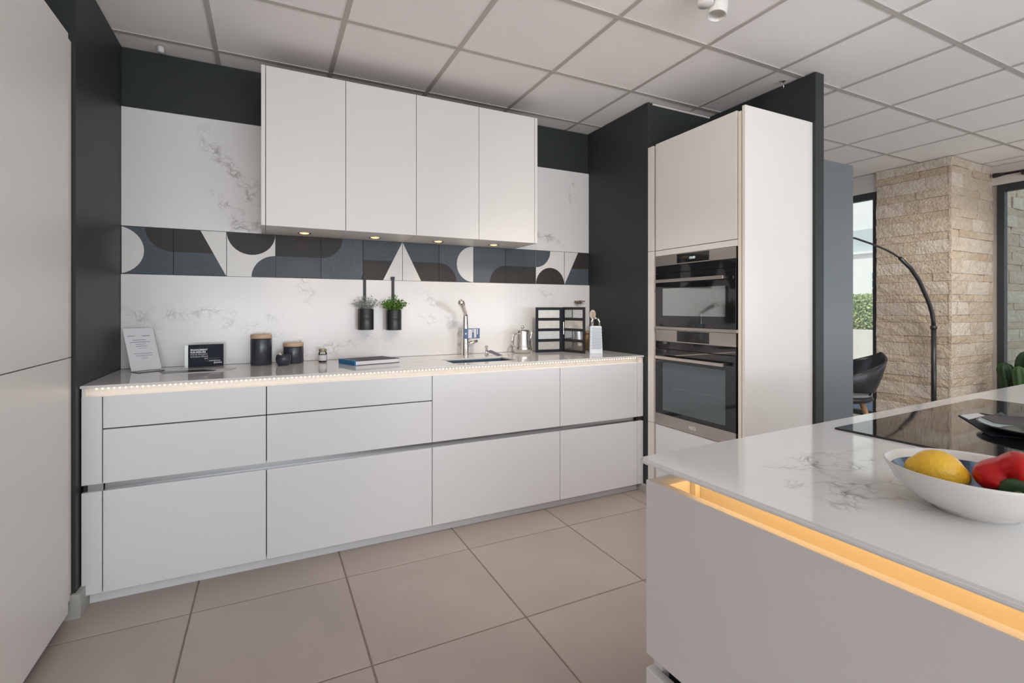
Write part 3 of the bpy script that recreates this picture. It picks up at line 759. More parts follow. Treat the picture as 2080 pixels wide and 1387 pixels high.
t = thing('brochure', 'dark brochure with a pale margin lying flat on the left of the worktop', 'brochure', (-.34, 2.93, ZT))
part('page', MB().prism([(-.50, 2.985), (-.455, 2.86), (-.19, 2.875), (-.15, 3.0)], 'z', ZT + .0003, ZT + .0018), PAPER, t)
part('picture', MB().prism([(-.498, 2.984), (-.462, 2.885), (-.25, 2.89), (-.235, 2.935), (-.30, 2.99)], 'z', ZT + .0019, ZT + .0022), M('dark_photo_print', (.06, .05, .05), .25, var=.6, vscale=20), t)

def canister(label, c_, r, h, lid):
    t = thing('canister', label, 'canister', (c_[0], c_[1], ZT), group='canisters with wooden lids')
    part('jar', MB().lathe([(0, 0), (r * .96, 0), (r, .004), (r, h - .006), (r * .97, h - .001), (r * .9, h)], (*c_, ZT), 40), CERA, t)
    part('lid', MB().lathe([(r * .9, h + .0005), (r * .99, h + .001), (r * 1.0, h + .004), (r * 1.0, h + lid - .003), (r * .97, h + lid), (0, h + lid)], (*c_, ZT), 40), LIDW, t, label='pale wooden lid')
canister('tall dark canister with a wooden lid', (-.031, 3.118), .0565, .152, .023)
canister('short dark canister with a wooden lid, behind the little pot', (.142, 3.132), .0568, .099, .022)
t = thing('sugar_pot', 'small round dark pot with a white spoon in front of the short canister', 'pot', (.085, 3.034, ZT))
part('pot', MB().lathe([(0, .004), (.022, .004), (.024, 0), (.030, .002), (.040, .022), (.0415, .040), (.037, .060), (.035, .061), (.033, .056), (.036, .040), (.02, .012), (0, .012)], (.085, 3.034, ZT), 36), CERA, t)
mb = MB(); mb.tube([(.09, 3.035, ZT + .02), (.07, 3.03, ZT + .060), (.060, 3.028, ZT + .072)], [.004, .006, .007], 8); part('spoon', mb, WHITEC, t)

t = thing('spice_jar', 'small glass jar with a white label near the blue book', 'jar', (.305, 3.112, ZT))
c_ = (.305, 3.112, ZT)
part('glass', MB().lathe([(0, .001), (.022, .001), (.0245, .004), (.0245, .055), (.020, .062), (.020, .066)], c_, 28), ACRY, t)
part('contents', MB().lathe([(0, .003), (.022, .003), (.022, .046), (0, .046)], c_, 24), M('dark_green_preserve', (.06, .065, .03), .5), t)
part('lid', MB().lathe([(.0205, .064), (.0235, .065), (.0235, .078), (.022, .080), (0, .080)], c_, 28), M('jar_lid', (.42, .36, .24), .35, metal=.6), t)
mb = MB(); lo_ = []
bl_ = bmesh.new(); prev = None
for i in range(17):
    a = math.radians(195 + 130 * i / 16); p = [bl_.verts.new((c_[0] + .0249 * math.cos(a), c_[1] + .0249 * math.sin(a), ZT + z)) for z in (.010, .044)]
    if prev: bl_.faces.new((prev[0], p[0], p[1], prev[1]))
    prev = p
mb._merge(bl_, True); part('label', mb, PAPER, t)

# book
q = [Vector((.447, 2.822)), Vector((.719, 2.885)), Vector((.655, 3.062)), Vector((.383, 2.999))]
t = thing('book', 'closed book with a blue spine and dark cover lying on the worktop', 'book', (.55, 2.94, ZT))
def lerp(a, b_, k): return tuple(a + (b_ - a) * k)
for z0, z1 in ((.0003, .0033), (.0235, .0265)):
    part('cover', MB().prism([lerp(q[0], q[1], .09), tuple(q[1]), tuple(q[2]), lerp(q[3], q[2], .09)], 'z', ZT + z0, ZT + z1), SLATEB, t)
inner = [lerp(q[0], q[1], .03), lerp(q[0], q[1], .985), lerp(q[3], q[2], .985), lerp(q[3], q[2], .03)]
part('pages', MB().prism(inner, 'z', ZT + .0035, ZT + .0233), PAPER, t)
sp = MB(); sp.prism([tuple(q[0]), lerp(q[0], q[1], .028), lerp(q[3], q[2], .028), tuple(q[3])], 'z', ZT + .0003, ZT + .0270)
sp.prism([lerp(q[0], q[1], .0282), lerp(q[0], q[1], .0895), lerp(q[3], q[2], .0895), lerp(q[3], q[2], .0282)], 'z', ZT + .0236, ZT + .0270)
sp.prism([lerp(q[0], q[1], .0282), lerp(q[0], q[1], .0895), lerp(q[3], q[2], .0895), lerp(q[3], q[2], .0282)], 'z', ZT + .0003, ZT + .0033)
part('spine', sp, BLUE, t, label='blue cloth spine')

# tap
fx, fy = 1.235, 3.105
t = thing('tap', 'chrome mixer tap with an angled pull-out head behind the sink', 'tap', (fx, fy, ZT))
part('body', MB().lathe([(0, 0), (.028, 0), (.028, .004), (.0255, .008), (.0225, .15), (.0165, .272), (.016, .282), (0, .285)], (fx, fy, ZT), 28), CHROME, t)
part('spout', MB().tube([(fx, fy, ZT + .275), (fx - .002, fy - .004, ZT + .287), (fx - .035, fy - .055, ZT + .325), (fx - .062, fy - .095, ZT + .352), (fx - .07, fy - .107, ZT + .360)], [.014, .015, .017, .0205, .0215], 18), CHROME, t)
part('spray_head', MB().ball((fx - .078, fy - .119, ZT + .362), .0225, (1, 1, 1)), CHROME, t)
part('hinge', MB().ball((fx - .001, fy - .010, ZT + .277), .008), BLK, t)
lv = MB().tube([(fx + .015, fy, ZT + .075), (fx + .045, fy - .006, ZT + .088), (fx + .085, fy - .012, ZT + .100)], [.018, .0145, .0105], 14); part('lever', lv, CHROME, t)
tg = thing('product_tag', 'blue and white product tag hanging on the tap', 'tag', (fx + .035, fy - .03, ZT + .15))
part('card', MB().box(fx - .022, fx + .094, fy - .0305, fy - .0295, ZT + .118, ZT + .188), TAGM, tg)
for a, c_, z0, z1 in ((.008, .036, .122, .182), (.040, .047, .160, .184), (.051, .068, .124, .184), (.074, .081, .146, .184), (-.014, -.004, .146, .158)):
    part('printed_panel', MB().box(fx + a, fx + c_, fy - .0312, fy - .0306, ZT + z0, ZT + z1), PAPER, tg)
part('sleeve', MB().tube([(fx + .012, fy - .028, ZT + .118), (fx + .05, fy - .029, ZT + .085), (fx + .078, fy - .029, ZT + .118)], .0012, 6), ACRY, tg)
sd_ = thing('soap_dispenser', 'slim chrome soap dispenser beside the tap', 'dispenser', (1.392, 3.10, ZT))
part('stem', MB().lathe([(0, 0), (.016, 0), (.016, .006), (.009, .010), (.009, .050), (.012, .052), (.012, .064), (0, .066)], (1.392, 3.10, ZT), 20), CHROME, sd_)
part('nozzle', MB().tube([(1.392, 3.10, ZT + .058), (1.378, 3.065, ZT + .058), (1.374, 3.055, ZT + .052)], .005, 8), CHROME, sd_)
mb = MB().box(-.052, .052, -.033, .033, 0, .0012); mb.bm.transform(Matrix.Translation((1.405, 3.0, ZT + .019)) @ Matrix.Rotation(-1.05, 4, 'Z') @ Matrix.Rotation(.30, 4, 'Y'))
tg = thing('swing_tag', 'dark violet tag lying over the rear edge of the sink', 'tag', (1.405, 3.0, ZT))
part('card', mb, TAGD, tg)
mb = MB().box(-.050, -.044, -.004, .004, .0013, .0016); mb.bm.transform(Matrix.Translation((1.405, 3.0, ZT + .019)) @ Matrix.Rotation(-1.05, 4, 'Z') @ Matrix.Rotation(.30, 4, 'Y')); part('eyelet', mb, PAPER, tg)

# coffee pot
cx_, cy_ = 1.687, 3.115
t = thing('coffee_pot', 'polished steel coffee pot with a looped handle beside the sample board', 'coffee pot', (cx_, cy_, ZT))
part('body', MB().lathe([(0, 0), (.052, 0), (.060, .004), (.068, .018), (.070, .034), (.066, .048), (.063, .060), (.0535, .155), (.0535, .162), (.051, .163)], (cx_, cy_, ZT), 40), STSTEEL, t)
ld = part('lid', MB().lathe([(.0525, .1635), (.050, .168), (.030, .172), (0, .174)], (cx_, cy_, ZT), 36), STSTEEL, t)
part('knob', MB().ball((cx_, cy_, ZT + .188), .013).lathe([(.005, .172), (.005, .180)], (cx_, cy_, ZT), 12), CHROME, ld)
hd = [(cx_ - .040, cy_ - .032, ZT + .142)]
for i in range(13):
    a = math.radians(80 + 200 * i / 12); d_ = .066 - .046 * math.cos(a); hd.append((cx_ - d_ * .93, cy_ - d_ * .2 - .012, ZT + .094 + .050 * math.sin(a)))
hd.append((cx_ - .056, cy_ - .026, ZT + .052))
part('handle', MB().tube(hd[:], .0062, 10), CHROME, t)
part('spout', MB().tube([(cx_ + .050, cy_ - .01, ZT + .06), (cx_ + .062, cy_ - .012, ZT + .115), (cx_ + .070, cy_ - .014, ZT + .152), (cx_ + .082, cy_ - .016, ZT + .158)], [.012, .009, .007, .006], 10), STSTEEL, t)

# sample board: two hinged leaves with four windows each
t = thing('sample_board', 'black folding board holding eight worktop samples', 'sample board', (2.0, 3.06, ZT))
def leaf(p0, p1, z1, cols, name):
    p0, p1 = Vector(p0), Vector(p1); ax = (p1 - p0); L = ax.length; rz = math.atan2(ax.y, ax.x)
    mt = Matrix.Translation((p0.x, p0.y, ZT)) @ Matrix.Rotation(rz, 4, 'Z')
    mb = MB(); hgt = z1; ml_, mr_, mtb, bar_ = .020, .026 if name == 'leaf' else .020, .020, .020
    wh = (hgt - 2 * mtb - 3 * bar_) / 4
    mb.box(0, ml_, -.004, .004, 0, hgt, .0015); mb.box(L - mr_, L, -.004, .004, 0, hgt, .0015)
    z = 0; zs = []
    for k in range(5):
        hb_ = mtb if k in (0, 4) else bar_
        mb.box(ml_ - .001, L - mr_ + .001, -.004, .004, z, z + hb_); z += hb_
        if k < 4: zs.append((z, z + wh)); z += wh
    mb.bm.transform(mt); lf_ = part('leaf', mb, BLK if name != 'leaf' else M('blue_black_board', (.012, .015, .022), .5, spec=.25), t)
    for (z0, zz1), m_ in zip(zs, cols[::-1]):
        sb = MB().box(ml_ + .0005, L - mr_ - .0005, -.002, .003, z0 + .0005, zz1 - .0005); sb.bm.transform(mt)
        part('sample', sb, m_, lf_)
S1 = M('sample_pale', (.60, .59, .57), .25, var=.06, vscale=30); S2 = M('sample_cream', (.56, .54, .50), .25, var=.06, vscale=40)
S3 = M('sample_cool', (.52, .54, .55), .25, var=.06, vscale=30); S4 = M('sample_stone', (.42, .41, .385), .3, var=.08, vscale=50)
S5 = M('sample_mirror_a', (.55, .57, .58), .04, metal=.85); S6 = M('sample_veined', (.52, .49, .45), .15, var=.25, vscale=18)
S7 = M('sample_mirror_b', (.50, .52, .53), .05, metal=.8); S8 = M('sample_taupe', (.30, .28, .26), .06, metal=.7)
leaf((1.785, 3.09), (2.004, 3.068), .333, (S1, S2, S3, S4), 'leaf')
leaf((2.007, 3.066), (2.062, 2.862), .335, (S5, S6, S7, S8), 'leaf_b')
part('hinge_clip', MB().box(1.999, 2.006, 3.048, 3.056, ZT + .13, ZT + .225, .001), STSTEEL, t)

# glass jar with utensils, seed head, spoon
c_ = (2.268, 3.125, ZT)
t = thing('utensil_jar', 'tall glass jar of amber dry goods half hidden behind the sample board', 'jar', c_)
part('glass', MB().lathe([(0, .001), (.034, .001), (.036, .005), (.036, .17), (.033, .178)], c_, 28), ACRY, t)
part('contents', MB().lathe([(0, .004), (.033, .004), (.033, .13), (.02, .15), (0, .152)], c_, 24), PASTA, t)
part('band', MB().lathe([(.0362, .12), (.0372, .121), (.0372, .133), (.0362, .134)], c_, 28), BROWN, t)
mb = MB()
for k in range(26):
    mb.ball((2.245 + R.uniform(-.042, .042), 3.19 + R.uniform(-.012, .012), ZT + .375 + R.uniform(-.010, .010)), R.uniform(.004, .008), seg=6, rings=4)
t = thing('seed_head', 'small brown dried seed head against the marble above the sample board', 'dried flower', (2.245, 3.19, ZT))
part('head', mb, BROWN, t, kind='stuff'); part('stem', MB().tube([(2.232, 3.19, ZT + .001), (2.243, 3.19, ZT + .372)], .0012, 5), PAPER, t)
t = thing('wooden_spoon', 'pale slotted wooden spoon standing upright behind the grater', 'spoon', (2.262, 3.04, ZT))
sp = [(0 + .027 * math.sin(a * math.pi / 14), .265 - .037 * math.cos(a * math.pi / 14)) for a in range(28)]
mb = MB().prism([(2.262 + p[0], ZT + p[1] + .012) for p in sp], 'y', 3.037, 3.044, .001)
part('head', mb, WOOD, t); part('handle', MB().tube([(2.262, 3.0405, ZT), (2.262, 3.0405, ZT + .243)], .006, 8), WOOD, t)
mb = MB()
for k in (-.009, 0, .009): mb.box(2.261 + k, 2.263 + k, 3.0362, 3.0369, ZT + .255, ZT + .298)
part('slot', mb, BROWN, t)
# grater
t = thing('grater', 'steel box grater with an arched handle at the right end of the worktop', 'grater', (2.186, 2.905, ZT), math.radians(-28))
bq = bmesh.new(); hb_, ht_, hh = (.047, .034), (.041, .024), .196
lo_ = [bq.verts.new((sx * hb_[0], sy * hb_[1], 0)) for sx, sy in ((-1, -1), (1, -1), (1, 1), (-1, 1))]
hi_ = [bq.verts.new((sx * ht_[0], sy * ht_[1], hh)) for sx, sy in ((-1, -1), (1, -1), (1, 1), (-1, 1))]
bq.faces.new(hi_)
for i in range(4): bq.faces.new((lo_[i], lo_[(i + 1) % 4], hi_[(i + 1) % 4], hi_[i]))
bmesh.ops.bevel(bq, geom=[e_ for e_ in bq.edges], offset=.004, segments=2, affect='EDGES')
mb = MB(); mb._merge(bq)
part('box', mb, GRATER, t, local=True)
mb = MB()
for r_ in range(15):
    for k in range(9):
        z = .03 + r_ * .0106; x = (-.032 + k * .008 + (.004 if r_ % 2 else 0)); yy = -(hb_[1] + (ht_[1] - hb_[1]) * z / hh) - .0006
        mb.box(x, x + .0052, yy - .0014, yy + .0006, z, z + .0042)
part('teeth', mb, M('grater_teeth', (.12, .14, .17), .5, metal=.3), t, local=True, kind='stuff')
part('handle', MB().tube([(-.032, 0, .196), (-.029, 0, .228), (-.018, 0, .248), (0, 0, .253), (.018, 0, .248), (.029, 0, .228), (.032, 0, .196)], .0052, 10, flat=(1, 1.6)), STSTEEL, t, local=True)
part('grip', MB().tube([(-.016, 0, .250), (0, 0, .2545), (.016, 0, .250)], .0085, 10), CHROME, t, local=True)

# hanging herb pots
def foliage(c_, n, spread, hgt, lsz, mat_seed):
    rr = random.Random(mat_seed); mb = MB()
    for s_ in range(n):
        a = rr.uniform(0, 2 * math.pi); k = rr.random() ** .6
        tip = Vector((c_[0] + math.cos(a) * spread * k, c_[1] + math.sin(a) * spread * .55 * k - .012, c_[2] + hgt * (1.05 - .55 * k) * rr.uniform(.55, 1.0)))
        base = Vector((c_[0] + math.cos(a) * .02, c_[1] + math.sin(a) * .02, c_[2] - .01))
        for j in range(6):
            p = base.lerp(tip, .25 + .75 * j / 5)
            d = Vector((rr.uniform(-1, 1), rr.uniform(-1, 1), rr.uniform(-.3, 1))).normalized(); e_ = d.cross(Vector((rr.uniform(-1, 1), rr.uniform(-1, 1), rr.uniform(-1, 1)))).normalized()
            L = lsz * rr.uniform(.7, 1.3)
            mb.quad(p, p + d * L * .5 + e_ * L * .28, p + d * L, p + d * L * .5 - e_ * L * .28)
    return mb
for px, zt_, zb_, lab, fm, seed, cat in ((.571, 1.266, 1.132, 'silvery grey herb in a black pot hanging on the wall', LEAFS, 3, 'plant'), (.752, 1.260, 1.127, 'bright green herb in a black pot hanging on the wall', LEAFG, 5, 'plant')):
    py = YB - .024 - .055
    t = thing('hanging_herb', lab, cat, (px, py, zb_), group='hanging herb pots')
    r_ = .0495; hh = zt_ - zb_
    part('pot', MB().lathe([(0, .001), (r_, .001), (r_ + .001, .004), (r_, .006), (r_, hh * .58), (r_ + .0008, hh * .6), (r_, hh * .62), (r_, hh * .68), (r_ + .0008, hh * .7), (r_, hh * .72), (r_, hh - .002), (r_ - .001, hh), (r_ - .003, hh), (r_ - .003, hh - .02), (0, hh - .02)], (px, py, zb_), 36), BLKM, t)
    sx_ = px + (.002 if seed == 3 else .006); ys = YB - .024
    mb = MB().box(sx_ - .0095, sx_ + .0095, ys - .0042, ys - .0012, zt_ - .03, TZ + .005); mb.box(sx_ - .012, sx_ + .012, ys - .0042, ys + .011, TZ + .005, TZ + .024, .002)
    part('hook', mb, BLK, t)
    part('foliage', foliage((px, py, zt_ - .006), 110 if seed == 3 else 120, .094 if seed == 3 else .096, .105 if seed == 3 else .100, .0115 if seed == 3 else .016, seed), fm, t, kind='stuff')

# ------------------------------------------------------------------ ceiling fittings
t = thing('ceiling_spotlight', 'white swivel spotlight on the ceiling at the top edge', 'spotlight', (1.75, 1.51, CE))
part('rose', MB().lathe([(0, 0), (.034, 0), (.034, -.080), (.030, -.092), (0, -.094)], (1.728, 1.512, CE - .001), 32), WHITEC, t)
part('joint', MB().tube([(1.735, 1.510, CE - .06), (1.79, 1.505, CE - .062)], .010, 12), BLK, t)
mb = MB().lathe([(0, .055), (.034, .053), (.039, .045), (.042, -.045), (.039, -.05), (.036, -.046), (.034, -.02), (0, -.02)], seg=32); mb.bm.transform(Matrix.Translation((1.806, 1.512, CE - .073)) @ Matrix.Rotation(math.radians(12), 4, 'Y'))
part('head', mb, WHITEC, t)
single('ceiling_peg', MB().lathe([(0, -.030), (.014, -.029), (.016, -.025), (.016, 0)], (-.52, 3.15, CE - .001), 16), WHITEC, 'small white peg under the ceiling above the left marble slab', 'fitting', loc=(-.52, 3.15, CE))
single('ceiling_hook', MB().tube([(2.90, 1.945, CE), (2.90, 1.945, CE - .05)], .003, 6).box(2.888, 2.912, 1.935, 1.955, CE - .004, CE - .001), STSTEEL, 'tiny metal hook on the ceiling near the dark partition', 'fitting', loc=(2.90, 1.945, CE))
# ceiling spots of the showroom; the unseen pair aimed at the pillar is added fill
SPOTS = [((.45, .75), (2.36, 2.25, 1.7), 44, 75), ((1.15, 1.15), (1.75, 2.6, .45), 82, 76), ((.1, .9), (.2, 2.6, .8), 8, 90), ((1.75, 1.50), (1.3, 2.6, 1.0), 4, 90),
         ((4.2, 1.1), (5.74, 2.45, 1.2), 106, 70), ((5.6, .5), (6.15, 2.22, 1.2), 34, 60), ((.6, -1.6), (.6, -1.6, 0), 32, 120), ((4.8, 4.2), (4.8, 4.2, 0), 32, 120)]
for (sx_, sy_), aim, pw_, cone in SPOTS:  # each turned to its own aim point
    d = bpy.data.lights.new('ceiling_spot_or_fill', 'SPOT'); d.energy = pw_; d.color = (1, .93, .85); d.spot_size = math.radians(cone); d.spot_blend = .9; d.shadow_soft_size = .05 if pw_ < 100 else .3
    o = bpy.data.objects.new('ceiling_spot_or_fill', d); COL.objects.link(o); o.location = (sx_, sy_, CE - .14)
    o.rotation_euler = (Vector(aim) - o.location).to_track_quat('-Z', 'Y').to_euler()

# ------------------------------------------------------------------ far side: pillar, windows, lamp, chair, cactus
def stone_face(core, axis, fixed, a0, a1, z0, z1, rr, shift=0.):
    """courses of split stone on a face; axis 'x' = face looks to -x (runs along y), 'y' = face looks to -y (runs along x)"""
    z = z0; tall = True
    while z < z1 - .01:
        h = (.128 if tall else .072) * rr.uniform(.94, 1.06); zz = min(z + h, z1)
        a = a0
        first = True
        while a < a1 - .01:
            wdt = rr.uniform(.20, .46) if not first else rr.uniform(.12, .44)
            b_ = min(a + wdt, a1)
            if a1 - b_ < .08: b_ = a1
            first = False
            nx, nz = max(2, int((b_ - a) / .07)), 2
            base = .012 + rr.uniform(0, .012)
            bq = bmesh.new(); g_ = .0012
            grid = []
            for i in range(nx + 1):
                col = []
                for j in range(nz + 1):
                    edge = i in (0, nx) or j in (0, nz)
                    dpt = base + (rr.uniform(-.005, .008) if not edge else rr.uniform(-.006, .003))
                    aa = a + g_ + (b_ - a - 2 * g_) * i / nx; zc_ = z + g_ + (zz - z - 2 * g_) * j / nz
                    col.append(bq.verts.new((fixed - dpt, aa, zc_) if axis == 'x' else (aa, fixed - dpt, zc_)))
                grid.append(col)
            for i in range(nx):
                for j in range(nz): bq.faces.new((grid[i][j], grid[i + 1][j], grid[i + 1][j + 1], grid[i][j + 1]))
            loop = [grid[i][0] for i in range(nx + 1)] + [grid[nx][j] for j in range(1, nz + 1)] + [grid[i][nz] for i in range(nx - 1, -1, -1)] + [grid[0][j] for j in range(nz - 1, 0, -1)]
            back = [bq.verts.new((fixed, v.co.y, v.co.z) if axis == 'x' else (v.co.x, fixed, v.co.z)) for v in loop]
            for i in range(len(loop)): bq.faces.new((loop[i], loop[(i + 1) % len(loop)], back[(i + 1) % len(loop)], back[i]))
            bmesh.ops.recalc_face_normals(bq, faces=bq.faces[:])
            mb = MB(); mb._merge(bq)
            part('stone', mb, STONE_L if tall else STONE_S, core)
            a = b_
        z = zz; tall = not tall
rr = random.Random(11)
core = struct('wall_stone_pillar', MB().box(5.745, 6.60, 2.245, 2.84, 0, CE - .002), MORT, label='split travertine pillar between the two windows')
stone_face(core, 'x', 5.745, 2.225, 2.84, .002, CE - .004, rr)
stone_face(core, 'y', 2.245, 5.722, 6.575, .002, CE - .004, rr)
core2 = struct('wall_stone_pier', MB().box(6.80, 7.9, 2.26, 2.75, 0, 3.0), MORT, label='outdoor travertine pier seen through the right-hand window')
stone_face(core2, 'y', 2.26, 6.80, 7.6, .302, 2.7, rr)

def window(name, x, y0, y1, z0, z1, fw, label):
    t = struct(name, MB().box(x, x + .07, y0, y0 + fw, z0, z1, .003, 1).box(x, x + .07, y1 - fw, y1, z0, z1, .003, 1).box(x, x + .07, y0 + fw - .001, y1 - fw + .001, z1 - fw * 1.25, z1, .003, 1).box(x, x + .07, y0 + fw - .001, y1 - fw + .001, z0, z0 + fw, .003, 1), FRAME, label=label)
    part('pane', MB().box(x + .03, x + .036, y0 + fw, y1 - fw, z0 + fw, z1 - fw * 1.25), PANE, t)
    return t
window('window_1', 5.775, 2.842, 4.7, .12, 2.495, .055, 'tall dark-framed window left of the stone pillar')
window('window_2', 6.575, 1.36, 2.20, .0, 2.496, .055, 'tall dark-framed window right of the stone pillar')
window('window_3', 6.575, -.9, 1.348, .302, 2.496, .055, 'wide dark-framed window beyond the right edge')
window('window_4', 6.575, -3.198, -.902, .302, 2.496, .055, 'dark-framed window beside the shop front')
part('handle', MB().box(6.545, 6.574, 1.38, 1.40, 1.0, 1.14, .003), FRAME, bpy.data.objects['window_2'])
t = thing('curtain_rod', 'dark curtain rod above the right-hand window', 'curtain rod', (6.50, 1.9, 2.58))
part('rod', MB().tube([(6.50, 1.40, 2.583), (6.50, 2.12, 2.583)], .012, 12), BLK, t)
fo = part('finial', MB().lathe([(0, 0), (.014, 0), (.024, .004), (.022, .010), (.024, .016), (.021, .022), (.023, .028), (.017, .06), (.012, .09)], seg=16), BLK, t, local=True)
fo.location = (0, .305, .003); fo.rotation_euler = (HP, 0, 0)
part('bracket', MB().box(6.495, 6.556, 1.985, 2.005, 2.55, 2.58), BLK, t)

# arc lamp
b0 = Vector((5.55, 2.285)); dr = Vector((-.966, .259))
t = thing('arc_lamp', 'black arched floor lamp in front of the stone pillar', 'lamp', (b0.x, b0.y, 0))
part('base', MB().lathe([(0, .03), (.13, .03), (.15, .022), (.15, 0), (0, 0)], (5.50, 2.10, 0), 40), BLKM, t)
part('pole', MB().tube([(b0.x, b0.y, .03), (b0.x, b0.y, 1.09)], .0195, 14), BLKM, t)
part('foot_bar', MB().tube([(b0.x, b0.y, .03), (5.50, 2.10, .03)], .014, 10), BLKM, t)
part('collar', MB().lathe([(.0195, 0), (.025, .004), (.025, .03), (.018, .036)], (b0.x, b0.y, 1.075), 20), BLKM, t)
arcp = [(0, 1.09), (.005, 1.16), (.022, 1.235), (.05, 1.31), (.09, 1.388), (.165, 1.523), (.256, 1.634), (.375, 1.726)]
part('arm', MB().tube([(b0.x + dr.x * s_, b0.y + dr.y * s_, z) for s_, z in arcp], .0165, 12), BLKM, t)
arcp = [(.375, 1.726), (.45, 1.765), (.525, 1.797), (.684, 1.848), (.856, 1.893), (1.05, 1.91), (1.25, 1.90), (1.42, 1.86), (1.5, 1.80)]
part('arm_tip', MB().tube([(b0.x + dr.x * s_, b0.y + dr.y * s_, z) for s_, z in arcp], .0085, 10), BLKM, t)
e_ = b0 + dr * 1.5
part('shade', MB().lathe([(.02, .17), (.06, .165), (.12, .12), (.16, .03), (.17, 0), (.166, 0), (.115, .115), (.02, .16)], (e_.x, e_.y, 1.63), 36), BLKM, t)

# chair
cx_, cy_ = 4.86, 2.70
t = thing('shell_chair', 'charcoal tub chair on oak legs beyond the divider', 'chair', (cx_, cy_, 0))
bq = bmesh.new(); N, K = 28, 7; g_ = []
for i in range(N + 1):
    s_ = abs(2 * i / N - 1); a = math.radians(-118 + 236 * i / N)
    top = .86 - .20 * s_ ** .9
    bot = .50 + .03 * s_
    colr = []
    for j in range(K + 1):
        k = j / K; z = bot + (top - bot) * k
        rad = .235 + .04 * k * (1 - .5 * s_) + .02 * math.sin(k * 3.1)
        lx, ly = rad * math.cos(a) * 1.03 + .07 * k * k * max(0, math.cos(a)), rad * math.sin(a) * 1.05
        ca_, sa_ = math.cos(-.55), math.sin(-.55); colr.append(Vector((cx_ + lx * ca_ - ly * sa_, cy_ + lx * sa_ + ly * ca_, z)))
    g_.append(colr)
vi = [[bq.verts.new(p) for p in c__] for c__ in g_]
for i in range(N):
    for j in range(K): bq.faces.new((vi[i][j], vi[i + 1][j], vi[i + 1][j + 1], vi[i][j + 1]))
mb = MB(); mb._merge(bq, True)
o = part('backrest', mb, CHAIRB, t); sol = o.modifiers.new('thick', 'SOLIDIFY'); sol.thickness = .022; sol.offset = 0
part('seat', MB().lathe([(0, .395), (.15, .398), (.22, .415), (.245, .44), (.242, .458), (.22, .468), (0, .468)], (cx_, cy_, 0), 40), CHAIRB, t)
part('cushion', MB().lathe([(.224, .4685), (.23, .478), (.21, .495), (.12, .506), (0, .508)], (cx_, cy_, 0), 40), CHAIRS, t, label='light grey seat cushion')
for i in range(5):
    a = math.radians(-81 + 25 * i)
    part('back_support', MB().tube([(cx_ + .21 * math.cos(a), cy_ + .21 * math.sin(a), .455), (cx_ + .242 * math.cos(a), cy_ + .245 * math.sin(a), .53)], .008, 6), BLK, t) if i in (0, 2, 4) else None
for sx_, sy_ in ((1, 1), (1, -1), (-1, 1), (-1, -1)):
    part('leg', MB().tube([(cx_ + sx_ * .11, cy_ + sy_ * .11, .415), (cx_ + sx_ * .21, cy_ + sy_ * .21, 0)], [.024, .015], 12), OAK, t)

# cactus
px, py = 6.20, 1.925
t = thing('cactus', 'ribbed green cactus in a dark red pot by the right-hand window', 'cactus', (px, py, 0))
part('pot', MB().lathe([(0, 0), (.11, 0), (.15, .40), (.165, .41), (.165, .465), (.15, .47), (.145, .44), (0, .44)], (px, py, 0), 32), TERRA, t)
part('soil', MB().lathe([(0, .445), (.144, .441)], (px, py, 0), 24), SOIL, t)
def stem(c_, r, z0, z1, lean=(0, 0), nrib=6):
    bq = bmesh.new(); NS, NH = nrib * 6, 12; rg = []
    for j in range(NH + 1):
        k = j / NH; pr_ = math.sqrt(max(0, 1 - max(0, (k - .7) / .3) ** 2)) * (.72 + .28 * min(1, k / .35))
        rg.append([bq.verts.new((c_[0] + lean[0] * k + r * pr_ * (1 + .2 * math.cos(nrib * 2 * math.pi * i / NS)) * math.cos(2 * math.pi * i / NS), c_[1] + lean[1] * k + r * pr_ * (1 + .2 * math.cos(nrib * 2 * math.pi * i / NS)) * math.sin(2 * math.pi * i / NS), z0 + (z1 - z0) * k)) for i in range(NS)])
    for A, B in zip(rg, rg[1:]):
        for i in range(NS): bq.faces.new((A[i], A[(i + 1) % NS], B[(i + 1) % NS], B[i]))
    mb = MB(); mb._merge(bq, True); return mb
part('stem', stem((px + .02, py - .055, 0), .085, .44, .90, (.02, -.01)), CACT, t)
part('stem', stem((px - .01, py + .045, 0), .055, .44, .775, (-.02, .045)), CACT, t)
part('stem', stem((px - .10, py - .045, 0), .042, .52, .755, (-.02, .01)), CACTR, t)
part('stem', stem((px, py - .15, 0), .05, .45, .74, (.0, -.06)), CACT, t)

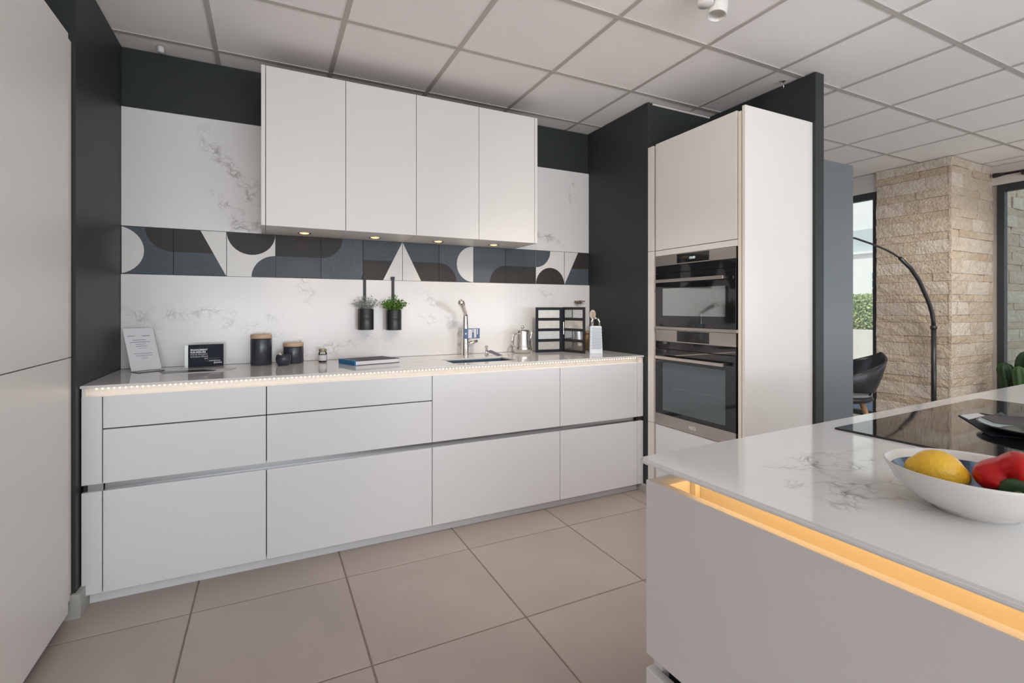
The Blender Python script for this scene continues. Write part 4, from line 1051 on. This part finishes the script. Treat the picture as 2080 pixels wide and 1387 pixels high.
# ------------------------------------------------------------------ outdoors
struct('ground_outside', MB().box(8.6, 60, -30, 60, -.25, -.05), ROAD, label='pale paving outside the windows')
struct('ground_terrace', MB().box(6.72, 8.6, -8, 20, -.25, -.045).box(5.97, 6.72, 2.86, 20, -.25, -.045), PAVSHADE, label='paved terrace along the windows in painted blue shade')
lw = single('garden_wall', MB().box(11.5, 11.8, 2, 14, -.05, .80, .01), KERB, 'low pale garden wall under the hedge outside', 'wall')
hg = thing('hedge', 'clipped light green hedge outside the far window', 'hedge', (12.5, 7.0, -.05), kind=None)
part('core', MB().box(12.12, 12.95, 2.0, 14, -.04, 1.48, .08), M('hedge_core', (.22, .26, .10), .9), hg)
mb = MB(); rr = random.Random(21)
for k in range(20000):
    y_ = rr.uniform(2.0, 14.0); u = rr.random()
    if u < .7: p = Vector((12.1 - rr.uniform(0, .07), y_, rr.uniform(.80, 1.53)))
    else: p = Vector((rr.uniform(12.1, 12.9), y_, 1.48 + rr.uniform(0, .09)))
    d = Vector((rr.uniform(-1, .2), rr.uniform(-1, 1), rr.uniform(-.6, 1))).normalized(); e_ = d.cross(Vector((rr.uniform(-1, 1), rr.uniform(-1, 1), rr.uniform(-1, 1)))).normalized()
    L = rr.uniform(.05, .09); mb.quad(p, p + d * L * .5 + e_ * L * .3, p + d * L, p + d * L * .5 - e_ * L * .3)
part('leaves', mb, HEDGE, hg, kind='stuff')
hs = thing('house', 'white rendered house across the street', 'house', (18, 9, 0))
part('wall', MB().prism([(4.0, -.05), (16, -.05), (16, 4.2), (10.0, 7.0), (4.0, 4.2)], 'x', 17.0, 24), HOUSE, hs)
part('roof', MB().prism([(3.6, 4.05), (10.0, 7.05), (16.4, 4.05), (16.4, 4.25), (10.0, 7.3), (3.6, 4.25)], 'x', 16.7, 24.2), ROOFM, hs)
wn = part('window', MB().box(16.95, 17.0, 8.45, 9.25, 3.05, 3.75), SHUT, hs)
part('sill', MB().box(16.88, 16.999, 8.40, 9.30, 2.98, 3.045), HOUSE, wn)
wn = part('window', MB().box(16.94, 17.0, 8.05, 8.55, 1.62, 2.42), M('house_window_frame', (.75, .75, .74), .6), hs)
for i in range(2):
    for j in range(3): part('window_glass', MB().box(16.93, 16.939, 8.09 + i * .225, 8.28 + i * .225, 1.67 + j * .25, 1.87 + j * .25), M('house_glass', (.22, .25, .30), .2) if (i, j) == (0, 0) else bpy.data.materials['house_glass'], wn)
